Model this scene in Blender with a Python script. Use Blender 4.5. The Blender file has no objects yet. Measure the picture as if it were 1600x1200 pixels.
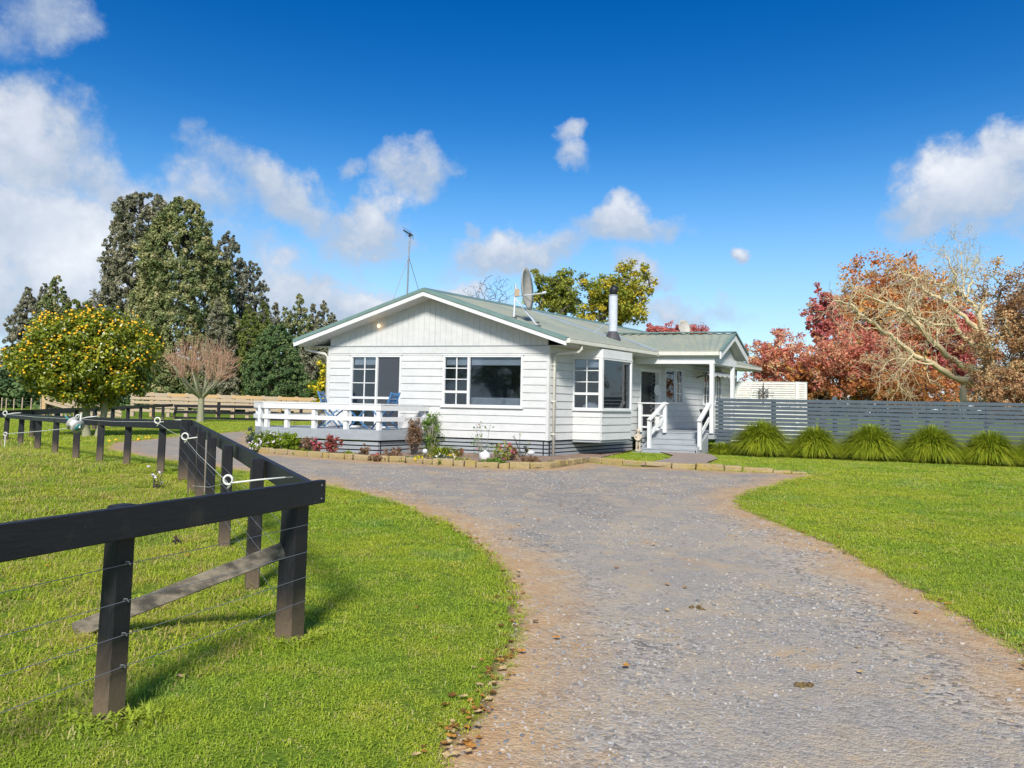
import bpy, bmesh, math, random
import numpy as np
from mathutils import Vector, Matrix, noise
from mathutils.geometry import delaunay_2d_cdt

SC = bpy.context.scene
random.seed(7)
R_ = math.radians

# ------------------------------------------------------------------ camera, sky, sun, exposure
F, PPX, PPY, PITCH, ROLL, CZ = 1200.0, 800.0, 561.0, 0.060, 0.020, 1.5
_cp, _sp, _cr, _sr = math.cos(PITCH), math.sin(PITCH), math.cos(ROLL), math.sin(ROLL)
FW_ = Vector((0, _cp, _sp))
_u0 = Vector((0, -_sp, _cp))
RT_ = Vector((1, 0, 0)) * _cr + _u0 * _sr
UP_ = _u0 * _cr - Vector((1, 0, 0)) * _sr
cam_d = bpy.data.cameras.new('camera'); cam = bpy.data.objects.new('camera', cam_d)
SC.collection.objects.link(cam); SC.camera = cam
cam_d.sensor_width = 36; cam_d.lens = 36 * F / 1600; cam_d.clip_start = 0.05; cam_d.clip_end = 3000
cam_d.shift_y = -(600 - PPY) / 1600
cam.matrix_world = Matrix((( RT_.x, UP_.x, -FW_.x, 0), (RT_.y, UP_.y, -FW_.y, 0), (RT_.z, UP_.z, -FW_.z, CZ), (0, 0, 0, 1)))

SUN_AZ = math.atan2(-0.05, -1.0)      # compass angle from +Y towards +X
SUN_EL = R_(39)
sun_dir = Vector((math.sin(SUN_AZ) * math.cos(SUN_EL), math.cos(SUN_AZ) * math.cos(SUN_EL), math.sin(SUN_EL)))
sd = bpy.data.lights.new('sun', 'SUN'); sun = bpy.data.objects.new('sun', sd); SC.collection.objects.link(sun)
sd.energy = 2.7; sd.angle = R_(11); sd.color = (1.0, 0.95, 0.87)
sun.rotation_euler = (-sun_dir).to_track_quat('-Z', 'Y').to_euler()
SC.view_settings.view_transform = 'Standard'; SC.view_settings.look = 'None'
SC.view_settings.exposure = 0.98; SC.view_settings.gamma = 1.0
SC.view_settings.use_curve_mapping = False

def ray(px, py):
    return FW_ + RT_ * ((px - PPX) / F) - UP_ * ((py - PPY) / F)
def at(px, py, Y):
    d = ray(px, py); t = Y / d.y
    return Vector((t * d.x, Y, CZ + t * d.z))
def S(a, b, x):
    t = min(1.0, max(0.0, (x - a) / (b - a))); return t * t * (3 - 2 * t)
def zg(x, y):
    return .25 * S(5, 17, y) * S(-16, -7, x)
def G(px, py):
    d = ray(px, py); z = 0.0
    for _ in range(30):
        t = (z - CZ) / d.z; z = zg(t * d.x, t * d.y)
    return Vector((t * d.x, t * d.y, z))

class NT:
    """tiny node-tree writer"""
    def __init__(s, tree): s.t = tree; s.n = tree.nodes; s.l = tree.links
    def new(s, typ, **kw):
        n = s.n.new(typ)
        for k, v in kw.items():
            if k.startswith('_'): setattr(n, k[1:], v)
        return n
    def link(s, a, b): s.l.new(a, b)
    def setv(s, sock, v):
        if hasattr(v, 'is_output') or isinstance(v, bpy.types.NodeSocket): s.l.new(v, sock)
        else: sock.default_value = v
    def math(s, op, a, b=0.0, c=None, clamp=False):
        n = s.n.new('ShaderNodeMath'); n.operation = op; n.use_clamp = clamp
        s.setv(n.inputs[0], a); s.setv(n.inputs[1], b)
        if c is not None: s.setv(n.inputs[2], c)
        return n.outputs[0]
    def noise(s, vec, scale, detail=4, rough=.55, dist=0.0, dim='3D', out=0):
        n = s.n.new('ShaderNodeTexNoise'); n.noise_dimensions = dim
        if vec is not None: s.l.new(vec, n.inputs['Vector'])
        n.inputs['Scale'].default_value = scale; n.inputs['Detail'].default_value = detail
        n.inputs['Roughness'].default_value = rough; n.inputs['Distortion'].default_value = dist
        return n.outputs[out]
    def ramp(s, fac, stops, interp='LINEAR'):
        n = s.n.new('ShaderNodeValToRGB'); n.color_ramp.interpolation = interp
        e = n.color_ramp.elements
        while len(e) < len(stops): e.new(0.5)
        for i, (p, c) in enumerate(stops):
            e[i].position = p; e[i].color = (*c, 1) if len(c) == 3 else c
        s.l.new(fac, n.inputs[0]); return n.outputs[0]
    def mix(s, fac, a, b, mode='MIX'):
        n = s.n.new('ShaderNodeMix'); n.data_type = 'RGBA'; n.blend_type = mode; n.clamp_factor = True
        s.setv(n.inputs[0], fac)
        for k, v in ((6, a), (7, b)):
            if isinstance(v, bpy.types.NodeSocket): s.l.new(v, n.inputs[k])
            else: n.inputs[k].default_value = (*v, 1) if len(v) == 3 else v
        return n.outputs[2]
    def smooth(s, x, a, b, lo=0.0, hi=1.0):
        n = s.n.new('ShaderNodeMapRange'); n.interpolation_type = 'SMOOTHSTEP'
        s.setv(n.inputs[0], x); n.inputs[1].default_value = a; n.inputs[2].default_value = b
        n.inputs[3].default_value = lo; n.inputs[4].default_value = hi
        return n.outputs[0]

world = bpy.data.worlds.new('World'); SC.world = world; world.use_nodes = True
W = NT(world.node_tree); W.n.clear()
sky = W.new('ShaderNodeTexSky'); sky.sky_type = 'NISHITA'; sky.sun_disc = False
sky.sun_elevation = SUN_EL; sky.sun_rotation = SUN_AZ; sky.air_density = 1.0; sky.dust_density = 0.3; sky.ozone_density = 3.0
hs = W.new('ShaderNodeHueSaturation'); hs.inputs['Saturation'].default_value = 1.35; hs.inputs['Value'].default_value = 1.0
W.link(sky.outputs[0], hs.inputs['Color'])
tc = W.new('ShaderNodeTexCoord').outputs['Generated']
sx = W.new('ShaderNodeSeparateXYZ'); W.link(tc, sx.inputs[0])
az = W.math('ARCTAN2', sx.outputs[0], sx.outputs[1]); el = W.math('ARCSINE', sx.outputs[2])
wn = W.noise(tc, 7.0, 6, .6, out=1)          # domain warp for ragged cloud edges
wsub = W.new('ShaderNodeSeparateXYZ'); W.link(wn, wsub.inputs[0])
azw = W.math('ADD', az, W.math('MULTIPLY', W.math('SUBTRACT', wsub.outputs[0], .5), .19))
elw = W.math('ADD', el, W.math('MULTIPLY', W.math('SUBTRACT', wsub.outputs[1], .5), .15))
#  cloud banks: image-side centre (turned into a compass direction and height), half sizes, tilt, density
BANKS = [(55, 245, 130, 92, -8, 1.35), (20, 360, 200, 100, 0, 1.2), (80, 445, 240, 95, 0, 1.25), (30, 45, 75, 75, 30, .55), (200, 290, 170, 50, 6, .85), (270, 350, 160, 50, 20, .6),
         (340, 300, 90, 45, 8, .62), (440, 318, 145, 42, 34, .9), (520, 355, 70, 32, 20, .8), (590, 352, 56, 42, 10, 1.05), (642, 282, 60, 42, -5, .85), (545, 278, 30, 14, -15, .5),
         (470, 448, 105, 50, 10, 1.2), (570, 486, 130, 36, 5, 1.1), (877, 208, 32, 20, 0, .6), (884, 246, 36, 26, 30, .6), (955, 368, 95, 36, 2, 1.15), (815, 402, 125, 32, -8, 1.0),
         (700, 480, 150, 26, 0, .7), (995, 445, 48, 30, 15, .7), (1530, 292, 118, 68, -12, 1.25), (1595, 232, 60, 50, 0, 1.2), (1159, 413, 22, 14, 0, .75),
         (1070, 505, 110, 22, 0, .6), (745, 375, 14, 16, 0, .5), (1720, 330, 180, 70, 0, 1.1), (-150, 380, 200, 120, 0, 1.2)]
dens = None; dup_ = None
for (px, py, rx, ry, tilt, w) in BANKS:
    d = ray(px, py).normalized(); a0 = math.atan2(d.x, d.y); e0 = math.asin(d.z)
    ca, sa = math.cos(R_(tilt)), math.sin(R_(tilt)); k = math.cos(a0) ** 1
    rx_, ry_ = 1.15 * rx / F * k * k, 1.12 * ry / F * k
    dx = W.math('SUBTRACT', azw, a0); dy = W.math('SUBTRACT', elw, e0)
    p = W.math('MULTIPLY_ADD', dx, ca / rx_, W.math('MULTIPLY', dy, -sa / rx_))
    q = W.math('MULTIPLY_ADD', dx, sa / ry_, W.math('MULTIPLY', dy, ca / ry_))
    r2 = W.math('MULTIPLY_ADD', p, p, W.math('MULTIPLY', q, q))
    v = W.math('MULTIPLY', W.math('SUBTRACT', 1.0, r2), w)
    dens = v if dens is None else W.math('MAXIMUM', dens, v)
    qs = W.math('SUBTRACT', q, .42); v2 = W.math('MULTIPLY', W.math('SUBTRACT', 1.0, W.math('MULTIPLY_ADD', p, p, W.math('MULTIPLY', qs, qs))), w)
    dup_ = v2 if dup_ is None else W.math('MAXIMUM', dup_, v2)
lit = W.math('SUBTRACT', dup_, dens)       # above zero on the upper side of a bank
# rest of the sky: scattered cloud, made denser out of view for fill light
away = W.smooth(W.math('ABSOLUTE', az), .95, 1.5)
gen = W.math('MULTIPLY_ADD', W.noise(tc, 2.3, 5, .55), 3.4, -1.60)
gen = W.math('ADD', gen, W.math('MULTIPLY', W.math('SUBTRACT', away, 1.0), 3.0))
dens = W.math('MAXIMUM', dens, gen)
n1 = W.noise(tc, 11.0, 8, .62)
n2 = W.noise(tc, 34.0, 6, .6)
dens = W.math('ADD', dens, W.math('MULTIPLY', W.math('SUBTRACT', n1, .5), 2.7))
dens = W.math('ADD', dens, W.math('MULTIPLY', W.math('SUBTRACT', n2, .5), .9))
cov = W.smooth(dens, -.30, .95)
thick = W.smooth(dens, .1, 1.4)
shade = W.noise(tc, 4.5, 5, .6)
litc = W.smooth(lit, -.55, .55, -.38, .22)
body = W.ramp(W.math('ADD', litc, W.math('MULTIPLY_ADD', W.math('SUBTRACT', shade, .5), 1.5, W.math('MULTIPLY', thick, .72))),
              [(0.0, (.42, .50, .62)), (.40, (.56, .61, .70)), (.8, (.74, .77, .82)), (1.0, (.88, .89, .91))])
cb = W.new('ShaderNodeVectorMath', _operation='SCALE'); W.link(body, cb.inputs[0]); cb.inputs['Scale'].default_value = 7.0
low = W.smooth(el, -.02, .38, .66, 0.0)     # milky air towards the horizon
hz_c = W.mix(low, hs.outputs[0], (3.6, 5.0, 6.6))
hi = W.smooth(el, .05, .55, 0.0, 1.0)       # deeper blue overhead
hz_c = W.mix(hi, hz_c, W.mix(1.0, hz_c, (.0, .50, .76), 'MULTIPLY'))
colr = W.mix(W.math('MULTIPLY', cov, .93), hz_c, cb.outputs[0])
bg = W.new('ShaderNodeBackground'); W.link(colr, bg.inputs[0]); bg.inputs[1].default_value = 0.084
wo = W.new('ShaderNodeOutputWorld'); W.link(bg.outputs[0], wo.inputs[0])

# ------------------------------------------------------------------ materials
MATS = {}
def new_mat(name):
    m = bpy.data.materials.new(name); m.use_nodes = True; n = NT(m.node_tree); n.n.clear()
    out = n.new('ShaderNodeOutputMaterial'); MATS[name] = m
    return m, n, out
def principled(n, out, col, rough=.6, metal=0.0, spec=.4, bump=None, bump_s=.3, dist=.01):
    b = n.new('ShaderNodeBsdfPrincipled')
    if isinstance(col, bpy.types.NodeSocket): n.link(col, b.inputs['Base Color'])
    else: b.inputs['Base Color'].default_value = (*col, 1)
    n.setv(b.inputs['Roughness'], rough); b.inputs['Metallic'].default_value = metal
    b.inputs['Specular IOR Level'].default_value = spec
    if bump is not None:
        bp = n.new('ShaderNodeBump'); bp.inputs['Strength'].default_value = bump_s; bp.inputs['Distance'].default_value = dist
        n.link(bump, bp.inputs['Height']); n.link(bp.outputs[0], b.inputs['Normal'])
    n.link(b.outputs[0], out.inputs[0]); return b
def wpos(n): return n.new('ShaderNodeNewGeometry').outputs['Position']
def scaled(n, vec, s):
    m = n.new('ShaderNodeMapping'); n.link(vec, m.inputs[0]); m.inputs['Scale'].default_value = s; return m.outputs[0]
def orand(n): return n.new('ShaderNodeObjectInfo').outputs['Random']

def paint(name, c1, c2, rough=.5, scale=6.0, stretch=(1, 1, 1), amt=.5, vary=.0, bump=.15):
    m, n, out = new_mat(name); p = wpos(n)
    f = n.noise(scaled(n, p, stretch), scale, 6, .65)
    f2 = n.noise(p, scale * 7, 4, .6)
    col = n.mix(n.smooth(f, .5 - amt / 2, .5 + amt / 2), c1, c2)
    col = n.mix(n.math('MULTIPLY', n.smooth(f2, .5, .8), .25), col, tuple(x * .6 for x in c2))
    if vary: col = n.mix(n.math('MULTIPLY', orand(n), vary), col, tuple(x * .75 for x in c1))
    principled(n, out, col, n.math('MULTIPLY_ADD', f2, .2, rough - .1), bump=n.noise(scaled(n, p, stretch), scale * 9, 5, .6), bump_s=bump, dist=.004)
    return m
WHITE = paint('white_weatherboard_paint', (.62, .62, .605), (.54, .54, .525), .42, 3.0, (1, 1, 2), .5, .08)
TRIM = paint('white_trim_paint', (.71, .71, .70), (.64, .64, .63), .35, 4.0)
CREAM = paint('cream_gutter_paint', (.70, .68, .60), (.60, .58, .50), .4, 5.0)
GREY = paint('grey_deck_paint', (.36, .385, .405), (.28, .305, .325), .5, 3.0, (1, 1, 3), .5, .25)
SLATE = paint('slate_fence_paint', (.088, .112, .135), (.064, .085, .106), .5, 4.0, (1, 1, 4), .5, .35)
WFENCE = paint('cream_white_fence_paint', (.80, .79, .74), (.66, .65, .58), .45, 4.0)
METALW = paint('flue_steel', (.62, .65, .70), (.5, .53, .58), .3, 3.0)
CONC = paint('path_concrete', (.34, .27, .225), (.27, .215, .18), .85, 5.0)
BLUE = paint('blue_chair_paint', (.045, .16, .36), (.09, .24, .46), .4, 20.0)
BLACKP = paint('black_plastic', (.012, .012, .014), (.02, .02, .022), .5, 20.0)
DARKPOT = paint('charcoal_pot', (.06, .062, .065), (.09, .09, .095), .7, 9.0)
STATUE = paint('weathered_plaster', (.66, .58, .48), (.42, .36, .28), .85, 22.0, amt=.4, bump=.4)
FURN = paint('pale_upholstery', (.62, .62, .61), (.5, .5, .5), .9, 8.0)
INTER = paint('interior_wall', (.46, .48, .52), (.38, .40, .44), .9, 2.0)
PLWHITE = paint('white_plastic', (.78, .77, .70), (.65, .64, .58), .4, 30.0)
PLGREY = paint('weathered_plastic', (.52, .52, .48), (.40, .40, .37), .5, 30.0)
DISHP = paint('weathered_dish', (.50, .47, .42), (.38, .35, .30), .6, 6.0)
TEAL = paint('teal_plastic', (.05, .23, .22), (.07, .3, .28), .4, 30.0)
DUNG = paint('dung', (.075, .05, .022), (.22, .15, .06), .95, 60.0, bump=.8)
FRAMEB = paint('picture_frame_black', (.03, .03, .035), (.05, .05, .05), .5, 20.0)

def m_wood(name, c1, c2, c3, vary=.5, sc=1.0, rough=.8):
    m, n, out = new_mat(name); g = n.new('ShaderNodeTexCoord').outputs['Object']
    p = wpos(n)
    f = n.noise(scaled(n, p, (1, 1, 1)), 3 * sc, 5, .7, 1.0); f2 = n.noise(scaled(n, g, (3, 40, 40)), 3 * sc, 5, .6)
    col = n.mix(n.smooth(f, .35, .7), c1, c2); col = n.mix(n.smooth(f2, .5, .75), col, c3)
    col = n.mix(n.math('MULTIPLY', orand(n), vary), col, c2)
    principled(n, out, col, rough, bump=f2, bump_s=.5, dist=.006); return m
TIMBER = m_wood('raw_timber', (.50, .37, .23), (.40, .32, .24), (.26, .18, .11))
TIMBER_O = m_wood('fresh_timber', (.55, .34, .14), (.50, .36, .20), (.30, .17, .08), .4)
BARK = m_wood('grey_bark', (.14, .12, .09), (.085, .07, .055), (.05, .04, .03))
PALEBARK = m_wood('pale_lichen_bark', (.66, .53, .31), (.55, .46, .27), (.36, .29, .16), .2, 2.0)
GREENBARK = m_wood('green_grey_bark', (.34, .33, .20), (.25, .24, .16), (.16, .15, .10), .2, 2.0)
REDTWIG = m_wood('red_brown_twig', (.52, .30, .19), (.43, .26, .17), (.30, .18, .12), .3)
TWIG = m_wood('dark_twig', (.085, .075, .07), (.06, .055, .05), (.04, .035, .03), .3)
BRACEW = paint('worn_black_timber', (.055, .048, .04), (.24, .20, .15), .8, 5.0, (1.6, .8, 3.2), .35, bump=.4)

def m_black():
    m, n, out = new_mat('black_fence_paint'); p = wpos(n); g = n.new('ShaderNodeTexCoord').outputs['Object']
    hz_ = n.new('ShaderNodeAttribute'); hz_.attribute_type = 'OBJECT'; hz_.attribute_name = 'level_grain'
    grain = n.math('ADD', n.math('MULTIPLY', n.noise(scaled(n, p, (12, 12, 1.3)), 9, 6, .7), n.math('SUBTRACT', 1.0, hz_.outputs['Fac'])), n.math('MULTIPLY', n.noise(scaled(n, p, (.9, .9, 14)), 9, 6, .7), hz_.outputs['Fac'])); blot = n.noise(p, 3.2, 5, .65); fine = n.noise(p, 60, 4, .6)
    col = n.mix(n.smooth(grain, .35, .75), (.010, .010, .013), (.020, .0195, .023))
    col = n.mix(n.math('MULTIPLY', n.smooth(blot, .55, .72), .45), col, (.055, .048, .042))
    col = n.mix(n.math('MULTIPLY', n.smooth(fine, .66, .8), .5), col, (.10, .095, .09))
    # weathered foot of each post: bare timber and mud splash on the lowest 35 cm
    sz = n.new('ShaderNodeSeparateXYZ'); n.link(g, sz.inputs[0])
    foot = n.math('MULTIPLY', n.smooth(n.math('ADD', sz.outputs[2], n.math('MULTIPLY', n.math('SUBTRACT', blot, .5), .35)), .42, .0), .85)
    att = n.new('ShaderNodeAttribute'); att.attribute_type = 'OBJECT'; att.attribute_name = 'foot_wear'
    col = n.mix(n.math('MULTIPLY', foot, att.outputs['Fac']), col, n.mix(fine, (.10, .072, .05), (.24, .17, .11)))
    principled(n, out, col, n.math('MULTIPLY_ADD', grain, .25, .38), spec=.35, bump=grain, bump_s=.35, dist=.004); return m
BLACK = m_black()

def m_roof():
    m, n, out = new_mat('green_roof_steel'); p = wpos(n)
    st = n.noise(scaled(n, p, (.9, .9, .9)), 1.1, 6, .7); sp = n.noise(p, 9, 6, .7); fine = n.noise(p, 45, 4, .6)
    col = n.mix(n.smooth(st, .35, .65), (.225, .262, .222), (.285, .295, .24))
    col = n.mix(n.math('MULTIPLY', n.smooth(sp, .48, .72), .75), col, (.36, .34, .19))
    col = n.mix(n.math('MULTIPLY', n.smooth(fine, .55, .8), .3), col, (.12, .15, .11))
    principled(n, out, col, .55, bump=fine, bump_s=.1); return m
ROOF = m_roof()
RTRIM = paint('green_roof_flashing', (.17, .26, .235), (.13, .21, .19), .45, 4.0)
LEADF = paint('lead_flashing', (.36, .42, .47), (.28, .33, .37), .4, 4.0)
DARKF = paint('dark_flashing', (.055, .05, .06), (.08, .075, .08), .6, 6.0)

def m_stone():
    m, n, out = new_mat('yellow_lichen_stone'); p = wpos(n)
    a = n.noise(p, 5, 6, .7); b = n.noise(p, 24, 5, .65); r = orand(n)
    col = n.mix(n.smooth(a, .35, .65), (.37, .28, .15), (.36, .26, .07))
    col = n.mix(n.math('MULTIPLY', r, .45), col, (.36, .30, .20))
    col = n.mix(n.math('MULTIPLY', n.smooth(b, .52, .72), .7), col, (.13, .10, .065))
    principled(n, out, col, .9, bump=b, bump_s=.7, dist=.02); return m
STONE = m_stone()

def m_glass():
    m, n, out = new_mat('window_glass')
    fr = n.new('ShaderNodeFresnel'); fr.inputs[0].default_value = 1.5
    gl = n.new('ShaderNodeBsdfGlossy'); gl.inputs['Roughness'].default_value = .015; gl.inputs[0].default_value = (.92, .95, 1, 1)
    tr = n.new('ShaderNodeBsdfTransparent'); tr.inputs[0].default_value = (.80, .84, .88, 1)
    mx = n.new('ShaderNodeMixShader'); n.link(n.math('MULTIPLY_ADD', fr.outputs[0], 1.3, .0, True), mx.inputs[0])
    n.link(tr.outputs[0], mx.inputs[1]); n.link(gl.outputs[0], mx.inputs[2]); n.link(mx.outputs[0], out.inputs[0]); return m
GLASS = m_glass()
def m_screen():
    m, n, out = new_mat('insect_screen')
    df = n.new('ShaderNodeBsdfDiffuse'); df.inputs[0].default_value = (.055, .06, .07, 1)
    gl = n.new('ShaderNodeBsdfGlossy'); gl.inputs['Roughness'].default_value = .25; gl.inputs[0].default_value = (.5, .5, .55, 1)
    mx = n.new('ShaderNodeMixShader'); mx.inputs[0].default_value = .08
    n.link(df.outputs[0], mx.inputs[1]); n.link(gl.outputs[0], mx.inputs[2]); n.link(mx.outputs[0], out.inputs[0]); return m
SCREEN = m_screen()
def m_emit(name, c, s):
    m, n, out = new_mat(name); e = n.new('ShaderNodeEmission'); e.inputs[0].default_value = (*c, 1); e.inputs[1].default_value = s
    n.link(e.outputs[0], out.inputs[0]); return m
LAMP = m_emit('warm_bulb', (1, .62, .28), 4)
def m_wire():
    m, n, out = new_mat('galvanised_wire'); principled(n, out, (.30, .31, .32), .45, .6); return m
WIRE = m_wire()

def m_leaf(name, stops, trans=.28, gloss=.0, patch=None):
    m, n, out = new_mat(name)
    at_ = n.new('ShaderNodeAttribute'); at_.attribute_name = 'tone'
    col = n.ramp(at_.outputs['Fac'], stops)
    df = n.new('ShaderNodeBsdfDiffuse'); n.link(col, df.inputs[0])
    tr = n.new('ShaderNodeBsdfTranslucent'); n.link(col, tr.inputs[0])
    mx = n.new('ShaderNodeMixShader'); mx.inputs[0].default_value = trans
    n.link(df.outputs[0], mx.inputs[1]); n.link(tr.outputs[0], mx.inputs[2]); last = mx.outputs[0]
    if gloss:
        g = n.new('ShaderNodeBsdfGlossy'); g.inputs['Roughness'].default_value = .35
        m2 = n.new('ShaderNodeMixShader'); m2.inputs[0].default_value = gloss
        n.link(last, m2.inputs[1]); n.link(g.outputs[0], m2.inputs[2]); last = m2.outputs[0]
    n.link(last, out.inputs[0]); return m

# ------------------------------------------------------------------ builders
WL = {}      # world location of every object made here (all unrotated unless stated)
def link(o, parent, loc):
    SC.collection.objects.link(o); WL[o.name] = Vector(loc)
    if parent is not None:
        o.parent = parent; o.location = Vector(loc) - WL[parent.name]
    else: o.location = loc
    return o
def tag(o, label=None, cat=None, group=None, kind=None):
    if label: o['label'] = label
    if cat: o['category'] = cat
    if group: o['group'] = group
    if kind: o['kind'] = kind
    return o
def empty(name, loc, label, cat, group=None):
    o = bpy.data.objects.new(name, None); o.empty_display_size = .2
    link(o, None, loc); return tag(o, label, cat, group)
def mesh_np(name, V, Fq, mat, parent=None, smooth=False, tone=None, origin=None):
    """V (n,3) array in world metres, Fq list/array of faces"""
    V = np.asarray(V, dtype=np.float64)
    if origin is None:
        mn, mx = V.min(0), V.max(0); origin = ((mn[0] + mx[0]) / 2, (mn[1] + mx[1]) / 2, mn[2])
    me = bpy.data.meshes.new(name)
    Vl = V - np.array(origin)
    if isinstance(Fq, np.ndarray):
        k = Fq.shape[1]; nf = Fq.shape[0]
        me.vertices.add(len(Vl)); me.vertices.foreach_set('co', Vl.astype(np.float32).ravel())
        me.loops.add(nf * k); me.loops.foreach_set('vertex_index', Fq.astype(np.int32).ravel())
        me.polygons.add(nf); me.polygons.foreach_set('loop_start', np.arange(0, nf * k, k, dtype=np.int32))
        try: me.polygons.foreach_set('loop_total', np.full(nf, k, dtype=np.int32))
        except Exception: pass
        me.update(calc_edges=True)
    else:
        me.from_pydata([tuple(v) for v in Vl], [], Fq); me.update()
    if tone is not None:
        a = me.attributes.new('tone', 'FLOAT', 'POINT'); a.data.foreach_set('value', np.asarray(tone, dtype=np.float32))
    for m in (mat if isinstance(mat, (list, tuple)) else [mat]): me.materials.append(m)
    if smooth: me.polygons.foreach_set('use_smooth', np.ones(len(me.polygons), dtype=bool))
    o = bpy.data.objects.new(name, me)
    return link(o, parent, origin)

class MB:
    def __init__(s): s.v = []; s.f = []
    def add(s, vs, fs):
        b = len(s.v); s.v += [tuple(v) for v in vs]; s.f += [[b + i for i in f] for f in fs]; return s
    def hexa(s, c):   # 8 corners: bottom 4 (ccw), top 4
        return s.add(c, [(3, 2, 1, 0), (4, 5, 6, 7), (0, 1, 5, 4), (1, 2, 6, 5), (2, 3, 7, 6), (3, 0, 4, 7)])
    def box(s, P, a0, a1, b0, b1, c0, c1):
        return s.hexa([P(a0, b0, c0), P(a1, b0, c0), P(a1, b1, c0), P(a0, b1, c0), P(a0, b0, c1), P(a1, b0, c1), P(a1, b1, c1), P(a0, b1, c1)])
    def beam(s, p, q, w, h, up=(0, 0, 1), shift=0.0):
        """rectangular bar from p to q; w sideways, h along up"""
        p = Vector(p); q = Vector(q); d = (q - p).normalized(); upv = Vector(up)
        side = d.cross(upv)
        if side.length < 1e-4: side = d.cross(Vector((1, 0, 0)))
        side.normalize(); u2 = side.cross(d).normalized()
        c = []
        for e in (p, q):
            for (i, j) in ((-1, -1), (1, -1), (1, 1), (-1, 1)): c.append(e + side * (i * w / 2) + u2 * (j * h / 2 + shift))
        return s.add(c, [(3, 2, 1, 0), (4, 5, 6, 7), (0, 1, 5, 4), (1, 2, 6, 5), (2, 3, 7, 6), (3, 0, 4, 7)])
    def tube(s, pts, rad, n=6, cap=True):
        pts = [Vector(p) for p in pts]
        if not isinstance(rad, (list, tuple)): rad = [rad] * len(pts)
        b = len(s.v); ref = Vector((0.13, .21, 1)).normalized()
        for i, p in enumerate(pts):
            d = (pts[min(i + 1, len(pts) - 1)] - pts[max(i - 1, 0)])
            d = d.normalized() if d.length > 1e-9 else Vector((0, 0, 1))
            sd_ = d.cross(ref)
            if sd_.length < 1e-3: sd_ = d.cross(Vector((1, 0, 0)))
            sd_.normalize(); u2 = sd_.cross(d)
            for k in range(n):
                a = 2 * math.pi * k / n; s.v.append(tuple(p + (sd_ * math.cos(a) + u2 * math.sin(a)) * rad[i]))
        for i in range(len(pts) - 1):
            for k in range(n):
                k2 = (k + 1) % n; s.f.append([b + i * n + k, b + i * n + k2, b + (i + 1) * n + k2, b + (i + 1) * n + k])
        if cap:
            s.f.append([b + k for k in range(n)][::-1]); e = b + (len(pts) - 1) * n; s.f.append([e + k for k in range(n)])
        return s
    def lathe(s, c, prof, n=14):
        b = len(s.v); c = Vector(c)
        for (r, z) in prof:
            for k in range(n):
                a = 2 * math.pi * k / n; s.v.append((c.x + r * math.cos(a), c.y + r * math.sin(a), c.z + z))
        for i in range(len(prof) - 1):
            for k in range(n):
                k2 = (k + 1) % n; s.f.append([b + i * n + k, b + i * n + k2, b + (i + 1) * n + k2, b + (i + 1) * n + k])
        s.f.append([b + k for k in range(n)][::-1]); e = b + (len(prof) - 1) * n; s.f.append([e + k for k in range(n)])
        return s
    def blob(s, c, r, sq=(1, 1, 1), n=8, jit=.15, seed=0):
        rg = random.Random(seed); c = Vector(c); b = len(s.v); m = n // 2
        for i in range(m + 1):
            th = math.pi * i / m
            for k in range(n):
                a = 2 * math.pi * k / n; q = r * (1 + rg.uniform(-jit, jit))
                s.v.append((c.x + q * sq[0] * math.sin(th) * math.cos(a), c.y + q * sq[1] * math.sin(th) * math.sin(a), c.z + q * sq[2] * math.cos(th)))
        for i in range(m):
            for k in range(n):
                k2 = (k + 1) % n; s.f.append([b + i * n + k, b + (i + 1) * n + k, b + (i + 1) * n + k2, b + i * n + k2])
        return s
    def build(s, name, mat, parent=None, smooth=False, origin=None, bevel=0.0):
        o = mesh_np(name, np.array(s.v), s.f, mat, parent, False, None, origin)
        bm = bmesh.new(); bm.from_mesh(o.data); bmesh.ops.recalc_face_normals(bm, faces=bm.faces)
        if bevel: bmesh.ops.bevel(bm, geom=list(bm.edges), offset=bevel, segments=1, affect='EDGES')
        bm.to_mesh(o.data); bm.free()
        if smooth:
            for p in o.data.polygons: p.use_smooth = True
        return o

def tubes_np(lines, n=5):
    """lines: list of (pts (k,3), radii (k)) -> V, F quads"""
    Vs, Fs, base = [], [], 0
    ang = np.arange(n) * 2 * np.pi / n; ca, sa = np.cos(ang), np.sin(ang); ref = np.array((.137, .211, .968))
    for pts, rad in lines:
        pts = np.asarray(pts, float); rad = np.asarray(rad, float); k = len(pts)
        d = np.empty_like(pts); d[1:-1] = pts[2:] - pts[:-2]; d[0] = pts[1] - pts[0]; d[-1] = pts[-1] - pts[-2]
        d /= np.linalg.norm(d, axis=1, keepdims=True) + 1e-12
        sd_ = np.cross(d, ref); l = np.linalg.norm(sd_, axis=1, keepdims=True); sd_ = np.where(l > 1e-3, sd_ / (l + 1e-12), np.array((1., 0, 0)))
        u2 = np.cross(sd_, d)
        V = pts[:, None, :] + rad[:, None, None] * (sd_[:, None, :] * ca[None, :, None] + u2[:, None, :] * sa[None, :, None])
        Vs.append(V.reshape(-1, 3))
        i = np.arange(k - 1)[:, None] * n; j = np.arange(n)[None, :]; j2 = (j + 1) % n
        Fs.append(np.stack([base + i + j, base + i + j2, base + i + n + j2, base + i + n + j], -1).reshape(-1, 4)); base += k * n
    return np.concatenate(Vs), np.concatenate(Fs)

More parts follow.
